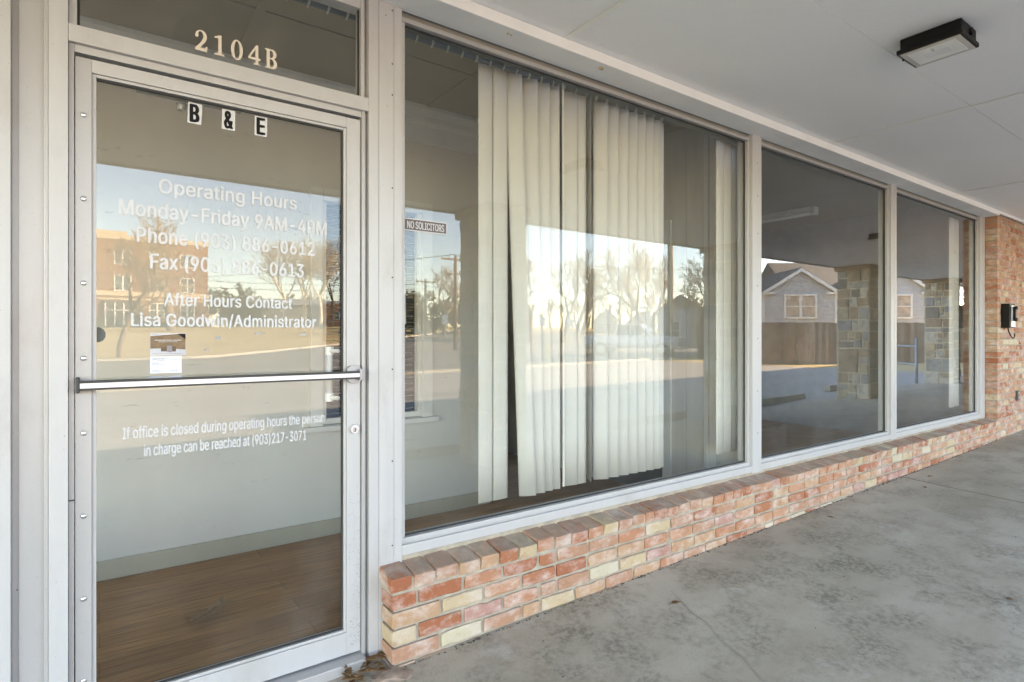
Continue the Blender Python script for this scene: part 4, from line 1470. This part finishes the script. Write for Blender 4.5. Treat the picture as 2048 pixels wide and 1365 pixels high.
# brick front as piers and spandrels around the openings
edges = [-9.0] + [v for w_ in allw for v in w_] + [12.35]
for i in range(0, len(edges), 2):
    wl.box(edges[i], edges[i + 1], -.4, 0, 0, 11.8)
for a, b_ in allw:
    zs = [0] + [v for q in sorted(rows) for v in q] + [11.8]
    for i in range(0, len(zs), 2):
        wl.box(a, b_, -.4, -.001, zs[i], zs[i + 1])
wl.box(-9, 12.35, -18, -.401, 0, 11.6)
wl.build("wall", SBR, sb)
bn = MB()
bn.box(-9.1, 12.45, -.3, .08, 4.05, 4.62)
bn.box(-9.1, 12.45, -.3, .06, 3.55, 3.72)
bn.box(-9.1, 12.45, -.3, .06, 0, .48)
bn.box(-9.1, 12.45, -.5, .1, 11.3, 11.9)
bn.box(-9.1, 3.0, -.5, .12, 11.91, 12.4)
bn.build("stone_band", CREAM, sb)
for zb, zt in rows:
    for a, b_ in allw:
        if zb < 2 and a == 1.54:
            continue
        win(sb, a + .12, b_ - .12, zb + .12, zt - .12, -.06, plain("school_pane", (.10, .11, .11), .1, var=.3), WPAINT, True, .12)
en = MB()
en.box(.5, 4.6, .02, .35, .0, 3.4)
ent = en.build("entrance", plain("entry_dark", (.09, .08, .07), .8), sb)
ef = MB()
for x in (.55, 1.55, 2.5, 3.4, 4.35):
    ef.box(x, x + .16, .351, .42, .1, 3.1)
ef.box(.55, 4.5, .421, .45, 2.1, 2.22)
ef.build("door_frame", WPAINT, ent)
hd_ = MB().box(4.7, 12.3, .15, .9, .0, .7)
hd_.box(-8, .3, .15, .9, .0, .7)
hd_.build("hedge", plain("hedge_green", (.06, .075, .03), .9, var=.5, scale=6), sb)

# low brick building to its right
lb = thing("low_brick_building", "low orange brick building with a white roof edge reflected right of the school", "building", None, (28.2, -88.3, 3.0), math.atan2(8, 11.1))
OBR = plain("orange_brick", (.42, .20, .10), .9, var=.15, scale=3)
MB().box(0, 14, -8, 0, -.5, 3.4).build("wall", OBR, lb)
MB().box(-.3, 14.3, -8.3, .3, 3.401, 3.9).build("roof_edge", WPAINT, lb)
win(lb, 2.0, 3.6, 1.0, 2.2, .002)
win(lb, 6.5, 8.0, 1.0, 2.2, .002)
win(lb, 10.5, 12.0, 1.0, 2.2, .002)
MB().box(4.4, 5.4, .002, .06, -.3, 2.1).build("door", plain("dark_door", (.06, .05, .05), .5), lb)
gm = thing("metal_shed", "long grey metal building reflected behind the white sycamores", "building", None, (15.5, -92.5, 2.6), math.atan2(3.5, 11))
MB().box(0, 13.2, -9, 0, -.5, 3.6).build("wall", plain("grey_metal_siding", (.22, .22, .21), .6, .2, var=.1), gm)
MB().prism([(0.3, 3.601), (-9.3, 3.601), (-4.5, 4.8)], 'x', -.2, 13.4).build("roof", plain("grey_metal_roof", (.28, .28, .27), .5, .3), gm)
MB().box(3, 5.4, .002, .05, -.3, 2.4).build("door", plain("shed_door", (.30, .29, .27), .6), gm)

# garage shed and distant houses
def small_house(name, label, x, y, rz, w, l, he, hp_, wall, roofm, group=None, nwin=2, door=True):
    o = thing(name, label, "house", group, (x, y, T(x, y) - .05), rz)
    MB().prism([(-w / 2, 0), (w / 2, 0), (w / 2, he), (0, hp_), (-w / 2, he)], 'y', -l, 0).build("wall", wall, o)
    rf = MB()
    e = .3
    s_ = (hp_ - he) / (w / 2)
    for sg in (-1, 1):
        rf.add([(0, .3, hp_ + .12), (sg * (w / 2 + e), .3, he + .12 - e * s_), (sg * (w / 2 + e), -l - .3, he + .12 - e * s_), (0, -l - .3, hp_ + .12),
                (0, .3, hp_ + .01), (sg * (w / 2 + e), .3, he + .01 - e * s_), (sg * (w / 2 + e), -l - .3, he + .01 - e * s_), (0, -l - .3, hp_ + .01)],
               [(0, 1, 2, 3), (4, 5, 6, 7), (0, 1, 5, 4), (1, 2, 6, 5), (2, 3, 7, 6), (3, 0, 4, 7)])
    rf.build("roof", roofm, o)
    for k in range(nwin):
        xx = -w / 2 + w * (k + .6) / (nwin + .6)
        win(o, xx - .35, xx + .35, .7, he * .72, .002, mull=False)
    if door:
        MB().box(w / 2 - 1.0, w / 2 - .3, .002, .05, 0, he * .85).build("door", plain("house_door", (.25, .2, .16), .5), o)
    return o
COTTAGE = plain("cottage_paint", (.50, .48, .43), .8, var=.08)
GW = plain("weathered_grey_boards", (.33, .33, .34), .8, var=.15, scale=4, stretch=(8, 8, .5))
small_house("garage", "small grey gabled garage reflected behind the dark tree", 36.9, -26.7, math.atan2(.582, .813) + .35, 3.6, 7, 2.9, 4.1, GW, SHING, nwin=1)
small_house("white_house", "white cottage seen far down the street left of the pickup roof", 56.0, -54.0, R(42), 3.0, 6, 2.0, 3.3, COTTAGE, SHING, "distant white cottages")
small_house("white_house", "white cottage with a low gable farther right down the street", 62.5, -53.0, R(38), 2.8, 6, 1.9, 3.1, COTTAGE, SHING, "distant white cottages")
small_house("white_house", "distant white cottage reflected just right of the blind gap", 47, -63, R(35), 2.8, 6, 2.0, 3.2, COTTAGE, SHING, "distant white cottages")

# ---- vehicles
def wheel(parent, x, y, r_, w_):
    wt = MB()
    n_ = 20
    pr_ = [(r_ * .62, -w_ / 2), (r_ * .93, -w_ / 2), (r_, -w_ * .32), (r_, w_ * .32), (r_ * .93, w_ / 2), (r_ * .62, w_ / 2)]
    for i in range(n_):
        a = 2 * math.pi * i / n_
        for rr, o_ in pr_:
            wt.v.append((x + rr * math.cos(a), y + o_, r_ + rr * math.sin(a)))
    m_ = len(pr_)
    for i in range(n_):
        for j in range(m_):
            wt.f.append((i * m_ + j, ((i + 1) % n_) * m_ + j, ((i + 1) % n_) * m_ + (j + 1) % m_, i * m_ + (j + 1) % m_))
    o = wt.build("wheel", plain("tyre_rubber", (.025, .025, .025), .85), parent)
    MB().tube((x, y - w_ * .42, r_), (x, y + w_ * .42, r_), r_ * .61, n_=16).build("rim", plain("rim_alloy", (.45, .45, .45), .35, .7), o)
    return o

def vehicle(name, label, loc, rz, body, cab, w, paint, wb, wr, truck):
    o = thing(name, label, "truck" if truck else "car", None, loc, rz)
    bm = bmesh.new()
    tmp = MB().prism(body, 'y', -w / 2, w / 2)
    me = bpy.data.meshes.new("tmp")
    me.from_pydata(tmp.v, [], tmp.f)
    bm.from_mesh(me)
    bpy.data.meshes.remove(me)
    bmesh.ops.recalc_face_normals(bm, faces=bm.faces)
    bmesh.ops.bevel(bm, geom=[e for e in bm.edges], offset=.05, segments=2, affect='EDGES')
    MB().take(bm).build("body", paint, o, True)
    ci = .09
    cb = MB()
    n_ = len(cab)
    zmin = min(p[1] for p in cab)
    zmax = max(p[1] for p in cab)
    for sg in (-1, 1):
        for px_, pz in cab:
            k_ = (pz - zmin) / (zmax - zmin)
            cb.v.append((px_, sg * (w / 2 - .04 - ci * 1.6 * k_), pz))
    cb.f += [tuple(range(n_)), tuple(range(2 * n_ - 1, n_ - 1, -1))] + [(i, i + n_, (i + 1) % n_ + n_, (i + 1) % n_) for i in range(n_)]
    cb.build("cab", paint, o)
    gp = plain("car_glass", (.02, .025, .03), .08)
    xc = sum(p[0] for p in cab) / n_
    for sg in (-1, 1):
        gl = [(xc + (px_ - xc) * .86, zmin + .06 + (pz - zmin) * .80) for px_, pz in cab]
        mb = MB()
        for off in (0.0, .012):
            for px_, pz in gl:
                k_ = (pz - zmin) / (zmax - zmin)
                mb.v.append((px_, sg * (w / 2 - .045 - ci * 1.6 * k_ + off), pz))
        mb.f += [tuple(range(n_)), tuple(range(2 * n_ - 1, n_ - 1, -1))] + [(i, i + n_, (i + 1) % n_ + n_, (i + 1) % n_) for i in range(n_)]
        sw_ = mb.build("side_window", gp, o)
        MB().box(xc - .03, xc + .03, *sorted((sg * (w / 2 - .07), sg * (w / 2 - .02))), zmin + .05, zmax - .1).build("pillar", paint, sw_)
        MB().box(xc + .75, xc + .93, *sorted((sg * (w / 2 + .01), sg * (w / 2 + .2))), zmin + .02, zmin + .2, .02).build("mirror", paint, o)
    # windscreen between the cab's front roof point and base
    fr_ = sorted(cab, key=lambda p: -p[0])
    (xb, zb), (xt, zt) = fr_[0], fr_[1]
    ww = w / 2 - .2
    MB().add([(xb + .012 - .1 * (xb - xt), -ww, zb + .1 * (zt - zb)), (xb + .012 - .1 * (xb - xt), ww, zb + .1 * (zt - zb)), (xt + .03, ww - .1, zt - .05), (xt + .03, -ww + .1, zt - .05),
              (xb - .02 - .1 * (xb - xt), -ww, zb + .1 * (zt - zb)), (xb - .02 - .1 * (xb - xt), ww, zb + .1 * (zt - zb)), (xt, ww - .1, zt - .06), (xt, -ww + .1, zt - .06)],
             [(0, 1, 2, 3), (4, 5, 6, 7), (0, 1, 5, 4), (1, 2, 6, 5), (2, 3, 7, 6), (3, 0, 4, 7)]).build("windscreen", gp, o)
    xf = max(p[0] for p in body)
    xr = min(p[0] for p in body)
    gr_ = MB()
    g0, g1 = (.62, 1.02) if truck else (.48, .68)
    for k_ in range(5):
        z = g0 + (g1 - g0) * k_ / 5
        gr_.box(xf - .02, xf + .03, -w * .3, w * .3, z, z + (g1 - g0) / 9)
    gr_.build("grille", plain("grille_metal", (.45, .45, .45), .3, .7), o)
    MB().box(xf - .03, xf + .012, -w * .31, w * .31, g0 - .02, g1 + .02).build("grille_recess", BLACK, o)
    for sg in (-1, 1):
        MB().box(xf - .05, xf + .025, *sorted((sg * w * .33, sg * w * .47)), g0 + .12, g1, .02).build("headlight", plain("lamp_lens", (.7, .7, .68), .1), o)
        MB().box(xr - .02, xr + .04, *sorted((sg * w * .38, sg * w * .48)), g0 + .1, g1 + .1, .02).build("tail_light", plain("red_lens", (.35, .02, .02), .2), o)
    MB().box(xf - .05, xf + .13, -w / 2 + .03, w / 2 - .03, g0 - .26, g0 - .04, .03).build("bumper", plain("bumper_chrome", (.5, .5, .5), .25, .8), o)
    MB().box(xr - .12, xr + .05, -w / 2 + .03, w / 2 - .03, g0 - .26, g0 - .04, .03).build("bumper", MATS["bumper_chrome"], o)
    for a in wb:
        for sg in (-1, 1):
            wheel(o, a, sg * (w / 2 - .12), wr, .26)
    return o
vehicle("pickup_truck", "white pickup truck parked nose right, reflected through the vertical blinds", (26.0, -21.6, T(26, -21.6) + .03), math.atan2(.88, .47),
        [(-2.8, .5), (2.75, .42), (2.8, .75), (2.75, 1.08), (1.35, 1.18), (-2.8, 1.16)],
        [(1.35, 1.14), (.62, 1.86), (-.75, 1.88), (-1.0, 1.14)], 1.95, plain("white_car_paint", (.72, .74, .78), .25, var=.02), (-1.75, 1.85), .40, True)
vehicle("parked_car", "dark car parked before the low orange brick building in the reflection", (34.2, -70.5, T(34, -70)), math.atan2(.582, .813),
        [(-2.2, .35), (2.2, .32), (2.2, .68), (1.3, .88), (-1.6, .92), (-2.2, .85)],
        [(1.1, .86), (.4, 1.38), (-.9, 1.40), (-1.7, .90)], 1.78, plain("dark_car_paint", (.025, .027, .03), .2), (-1.35, 1.35), .33, False)

# ---- poles, signs, wires
POLE = plain("pole_wood", (.17, .12, .085), .95, var=.25, scale=4, stretch=(4, 4, .4))
WIRE = plain("wire_black", (.03, .03, .03), .6)
def pole(x, y, h, label, arms=2, r0=.16):
    o = thing("utility_pole", label, "utility pole", "wooden utility poles along the street", (x, y, T(x, y)))
    MB().tube((0, 0, -.3), (0, 0, h), r0, r0 * .65, 12).build("shaft", POLE, o, True)
    for k_ in range(arms):
        z = h - .35 - k_ * 1.0
        MB().box(-1.1 + .3 * k_, 1.1 - .3 * k_, -.06, .06, z, z + .12).build("crossarm", POLE, o)
        ins = MB()
        for q in (-1, -.5, .5, 1):
            ins.tube((q * (1 - .3 * k_), 0, z + .12), (q * (1 - .3 * k_), 0, z + .3), .04, n_=8)
        ins.build("insulator", plain("insulator", (.3, .3, .3), .3), o)
    return o
pole(20.1, -32.6, 6.6, "tall wooden utility pole with crossarms reflected left of the stone column edge")
pole(27.6, -51.8, 5.9, "shorter distant utility pole reflected near the sign post", 1)
pole(26.9, -19.6, 9.5, "reddish brown utility pole reflected beside the pickup truck grille", 1, .2)
def wire(pts, label, sag=.5):
    mb = MB()
    for p, q in zip(pts[:-1], pts[1:]):
        p, q = Vector(p), Vector(q)
        prev = p
        for k_ in range(1, 13):
            t_ = k_ / 12
            c = p.lerp(q, t_) - Vector((0, 0, sag * 4 * t_ * (1 - t_)))
            mb.tube(prev, c, .022, n_=5, caps=False)
            prev = c
    return tag(mb.build("power_line", WIRE), label, "power line", "overhead power lines over the street")
wire([(-50, -40, 6.5), (-2, -45, 5.6), (27.6, -51.8, 6.8)], "upper overhead wire crossing the school front in the door reflection")
wire([(-50, -40, 5.9), (-2, -45, 5.1), (27.6, -51.8, 6.3)], "lower overhead wire crossing the school front in the door reflection")
wire([(20.1, -32.6, 6.9), (60, -30, 8.5)], "overhead wire running right from the crossarm pole behind the blinds")
wire([(20.1, -32.6, 7.0), (2, -80, 8.2)], "overhead wire running back left from the crossarm pole")
wire([(27.6, -51.8, 6.5), (70, -52, 8.0)], "far overhead wire above the cottages down the street")

def sign_post(x, y, h, w, hh, label, rz=0.7, shape=4, cat="sign", name="sign_post", col=WPAINT):
    o = thing(name, label, cat, None, (x, y, T(x, y)), rz)
    MB().tube((0, 0, -.1), (0, 0, h), .03, n_=8).build("post", plain("post_galv", (.42, .42, .42), .5, .3), o)
    if shape == 4:
        MB().box(-w / 2, w / 2, .031, .045, h - hh, h, .004).build("plate", col, o)
    else:
        MB().prism([(w / 2 * math.cos(R(22.5 + 45 * i)), h - w / 2 + w / 2 * math.sin(R(22.5 + 45 * i))) for i in range(8)], 'y', .031, .045).build("plate", plain("sign_back", (.68, .68, .66), .5, .1), o)
        MB().box(-.45, .45, -.02, .02, h + .25, h + .45, .004).build("street_blade", WPAINT, o)
        MB().tube((0, 0, h), (0, 0, h + .3), .02, n_=8).build("extension", MATS["post_galv"], o)
    return o
sign_post(19.5, -33.0, 2.45, .42, .6, "small white sign on a post reflected near the crossarm pole")
sign_post(20.6, -23.6, 2.3, .35, .5, "slim white sign on a post reflected left of the blind gap", .6)
sign_post(22.4, -23.2, 2.2, .35, .45, "slim white sign on a post reflected just right of the blind gap", .6)
sign_post(30.2, -24.3, 2.65, .75, .75, "octagonal road sign with white street blade reflected behind the pickup roof", .55, 8)
ms = thing("monument_sign", "low white monument sign on a tan base reflected by the dark car", "sign", None, (29.3, -56.2, T(29.3, -56.2)), .6)
MB().box(-1.1, 1.1, -.3, .3, -.2, .45, .03).build("base", CREAM, ms)
MB().box(-.9, .9, -.12, .12, .451, 1.5, .02).build("panel", WPAINT, ms)
hy = thing("fire_hydrant", "yellow fire hydrant reflected below the slim white signs", "hydrant", None, (20.2, -22.6, T(20.2, -22.6)))
hb_ = MB().tube((0, 0, 0), (0, 0, .62), .11, .10, 12)
hb_.tube((0, 0, 0), (0, 0, .06), .17, n_=12)
hb_.tube((0, 0, .6), (0, 0, .66), .15, n_=12)
YEL = plain("hydrant_yellow", (.62, .45, .05), .5)
hb_.build("barrel", YEL, hy)
MB().tube((0, 0, .661), (0, 0, .80), .12, .03, 12).build("bonnet", YEL, hy)
for q in ((-.2, 0), (.2, 0), (0, .2)):
    MB().tube((0, 0, .45), (q[0], q[1], .45), .06, n_=10).build("nozzle", YEL, hy)

# ---- trees
def grow_tree(seed, h, r0, levels=6, spread=.62, lean=0.0, fork=.32, up=.10, side=.55):
    r_ = random.Random(seed)
    trunk, twigs = [], []
    def rot(d_, ang):
        a = d_.orthogonal().normalized()
        b_ = d_.cross(a)
        az = r_.uniform(0, 6.283)
        return (d_ * math.cos(ang) + (a * math.cos(az) + b_ * math.sin(az)) * math.sin(ang)).normalized()
    def grow(p, d_, L, rad, lv):
        ns = 3 if lv < 4 else 2
        for i in range(ns):
            d_ = (d_ + Vector((r_.uniform(-.2, .2), r_.uniform(-.2, .2), r_.uniform(-.08, .16) + up))).normalized()
            q = p + d_ * (L / ns)
            r2 = rad * (.90 if lv else .93)
            (trunk if lv < 2 else twigs).append((p, q, rad, r2, lv))
            p, rad = q, r2
            if lv >= 1 and lv < levels and r_.random() < side:
                grow(p, rot(d_, r_.uniform(.5, 1.0)), L * r_.uniform(.45, .7), rad * .5, lv + 1)
        if lv < levels:
            nb = 2 if r_.random() < .5 else 3
            for k_ in range(nb):
                grow(p, rot(d_, r_.uniform(.3, .3 + spread)), L * r_.uniform(.62, .82), rad * r_.uniform(.55, .75), lv + 1)
    grow(Vector((0, 0, -.2)), Vector((lean, 0, 1)).normalized(), h * fork, r0, 0)
    return trunk, twigs

def tree_from(name, label, segs, mt, mc, loc, rz, group, rmin=.010):
    o = thing(name, label, "tree", group, loc, rz)
    t_, c_ = MB(), MB()
    for p, q, a, b_, lv in segs[0]:
        t_.tube(p, q, max(a, rmin), max(b_, rmin), 8, False)
    for p, q, a, b_, lv in segs[1]:
        c_.tube(p, q, max(a, rmin), max(b_, rmin), 4 if lv < 4 else 3, False)
    t_.build("trunk", mt, o, True)
    c_.build("crown", mc, o)
    return o
BARK = plain("brown_bark", (.20, .15, .105), .95, var=.3, scale=5)
TWIG = plain("tan_twigs", (.30, .225, .15), .95, var=.3, scale=2)
WBARK = plain("white_bark", (.62, .57, .47), .9, var=.3, scale=3)
WTWIG = plain("pale_twigs", (.45, .38, .28), .95, var=.25, scale=2)
DBARK = plain("dark_bark", (.085, .065, .05), .95, var=.3, scale=5)
DTWIG = plain("dark_twigs", (.13, .10, .075), .95, var=.3, scale=2)
G1 = "bare winter trees reflected across the street"
def at(x, y):
    return (x, y, T(x, y))
big = tree_from("bare_tree", "large bare tree reflected in front of the brick school facade", grow_tree(4, 15, .46, 5, .7, 0, .28, .08, .5), BARK, TWIG, at(6.0, -66), .3, G1, .022)
small = tree_from("bare_tree", "bare tree reflected close at the left edge of the door glass", grow_tree(9, 8, .17, 5), BARK, TWIG, at(.9, -36), 1.1, G1, .012)
dup(big, at(-3.5, -70), 2.0, .8, "bare tree reflected at the far left edge over the school roof")
syc = tree_from("white_sycamore", "leftmost white barked sycamore reflected before the grey metal building", grow_tree(14, 10, .24, 5, .5, fork=.38), WBARK, WTWIG, at(19.6, -76), 0, "white sycamores reflected in the door", .022)
dup(syc, at(21.8, -74.5), 1.7, 1.05, "middle white barked sycamore reflected before the grey metal building")
dup(syc, at(23.3, -73.2), 3.1, 1.1, "rightmost white barked sycamore reflected before the grey metal building")
dk = tree_from("bare_tree", "dark bare tree reflected above the low orange brick building", grow_tree(23, 12, .3), DBARK, DTWIG, at(26.3, -78), 0, G1, .014)
dup(small, at(28.8, -50), .6, 1.05, "small bare tree reflected beside the crossarm pole")
dup(big, at(30.4, -37.5), 1.2, .66, "bare tree reflected through the first slats right of the column")
dup(big, at(33.6, -37.0), 2.6, .62, "bare tree reflected near the blind gap")
dup(small, at(38.0, -40), 2.2, 1.25, "thin bare tree reflected above the pickup cab")
dup(big, at(43, -35), 4.0, .66, "dense tan tree reflected right of the pickup roof")
dup(small, at(40.5, -33.5), 5.0, 1.3, "tan bare tree crowded against the dense tan tree")
dup(big, at(41, -52), .9, .60, "distant bare tree reflected above the slim white signs")
dup(big, at(47, -49), 3.3, .66, "distant bare tree reflected over the pickup bed")
dup(big, at(53, -47), 1.9, .58, "distant bare tree reflected over the pickup cab roof")
dup(syc, at(50, -41), 2.8, .85, "pale bare tree reflected left of the octagonal road sign")
dup(big, at(37, -56), 4.4, .55, "distant bare tree reflected at the right edge of the first column")
nd_ = tree_from("bare_tree", "near dark twisted tree reflected right of the pickup truck", grow_tree(31, 6.6, .27, 6, .8, .2, .3), DBARK, DTWIG, at(26.2, -16.9), .5, G1, .009)
dup(nd_, at(31.2, -17.9), 2.4, .8, "dark bare tree reflected left of the grey house roof")
dup(big, at(43, -22), 5.2, .42, "tan bare tree reflected behind the grey house chimney")
dup(nd_, at(46, -14), 1.0, 1.1, "dark bare tree reflected over the house ridge")

def leafy(name, label, loc, rx, ry, rz_, n_, mat, seed, group, conical=False):
    r_ = random.Random(seed)
    o = thing(name, label, "tree", group, loc)
    MB().tube((0, 0, -.2), (0, 0, rz_ * .9), .2, .08, 8).build("trunk", BARK, o)
    mb = MB()
    clumps = []
    for k_ in range(34):
        while True:
            p = Vector((r_.uniform(-1, 1), r_.uniform(-1, 1), r_.uniform(-1, 1)))
            if p.length < 1:
                break
        if conical:
            s_ = .95 - .42 * (p.z + 1)
            p.x *= max(.1, s_)
            p.y *= max(.1, s_)
        clumps.append((Vector((p.x * rx, p.y * ry, rz_ * (1.05 + p.z * .95))), r_.uniform(.16, .34) * rx))
    for k_ in range(n_):
        c, cr = r_.choice(clumps)
        d_ = Vector((r_.gauss(0, 1), r_.gauss(0, 1), r_.gauss(0, 1))).normalized()
        p = c + d_ * cr * r_.uniform(.6, 1.05)
        a = Vector((r_.gauss(0, 1), r_.gauss(0, 1), r_.gauss(0, 1))).normalized()
        b_ = a.cross(d_ + Vector((.01, .02, .3))).normalized()
        s_ = r_.uniform(.10, .24) * (rx / 2.5) ** .5
        mb.quad(p - a * s_, p - b_ * s_ * .6, p + a * s_, p + b_ * s_ * .6)
    mb.build("crown", mat, o)
    return o
EVG = plain("evergreen_foliage", (.055, .065, .028), .8, var=.45, scale=3)
OLV = plain("olive_foliage", (.12, .105, .055), .85, var=.4, scale=2)
G2 = "green trees reflected across the street"
leafy("evergreen_tree", "dark evergreen tree reflected at the right corner of the school", at(15.0, -90), 3.0, 3.0, 3.4, 2600, EVG, 1, G2)
leafy("evergreen_tree", "second dark evergreen reflected between school and grey metal building", at(18.2, -90), 2.6, 2.6, 2.7, 2200, EVG, 2, G2)
leafy("evergreen_tree", "dark evergreen reflected at the left end of the first window", at(35.2, -76), 2.4, 2.4, 3.0, 2000, EVG, 3, G2, True)
leafy("olive_tree", "olive brown bushy tree reflected behind the small white sign", at(29.5, -56.5), 3.0, 3.0, 2.2, 2400, OLV, 4, G2)
leafy("olive_tree", "olive brown bushy tree reflected under the tall crossarm pole", at(32.5, -54), 2.8, 2.8, 2.0, 2200, OLV, 5, G2)
leafy("olive_tree", "olive brown bushy tree reflected behind the monument sign", at(31, -66), 3.2, 3.2, 2.5, 2200, OLV, 6, G2)

# far line of woods closing the view
fw = MB()
r = random.Random(55)
base_t = grow_tree(40, 10, .25, 4)
allsegs = base_t[0] + base_t[1]
for k in range(110):
    a = R(35 + 75 * k / 109 + r.uniform(-.5, .5))
    dist = r.uniform(105, 150)
    x, y = dist * math.cos(a) * 1.05, -dist * math.sin(a)
    s_ = r.uniform(.45, 1.0)
    ca, sa = math.cos(k * 1.7), math.sin(k * 1.7)
    z0 = T(x, y)
    for p, q, ra, rb, lv in allsegs:
        P_ = (x + s_ * (p.x * ca - p.y * sa), y + s_ * (p.x * sa + p.y * ca), z0 + s_ * p.z)
        Q_ = (x + s_ * (q.x * ca - q.y * sa), y + s_ * (q.x * sa + q.y * ca), z0 + s_ * q.z)
        fw.tube(P_, Q_, max(ra, .035), max(rb, .035), 3, False)
tag(fw.build("far_woods", TWIG), kind="stuff")
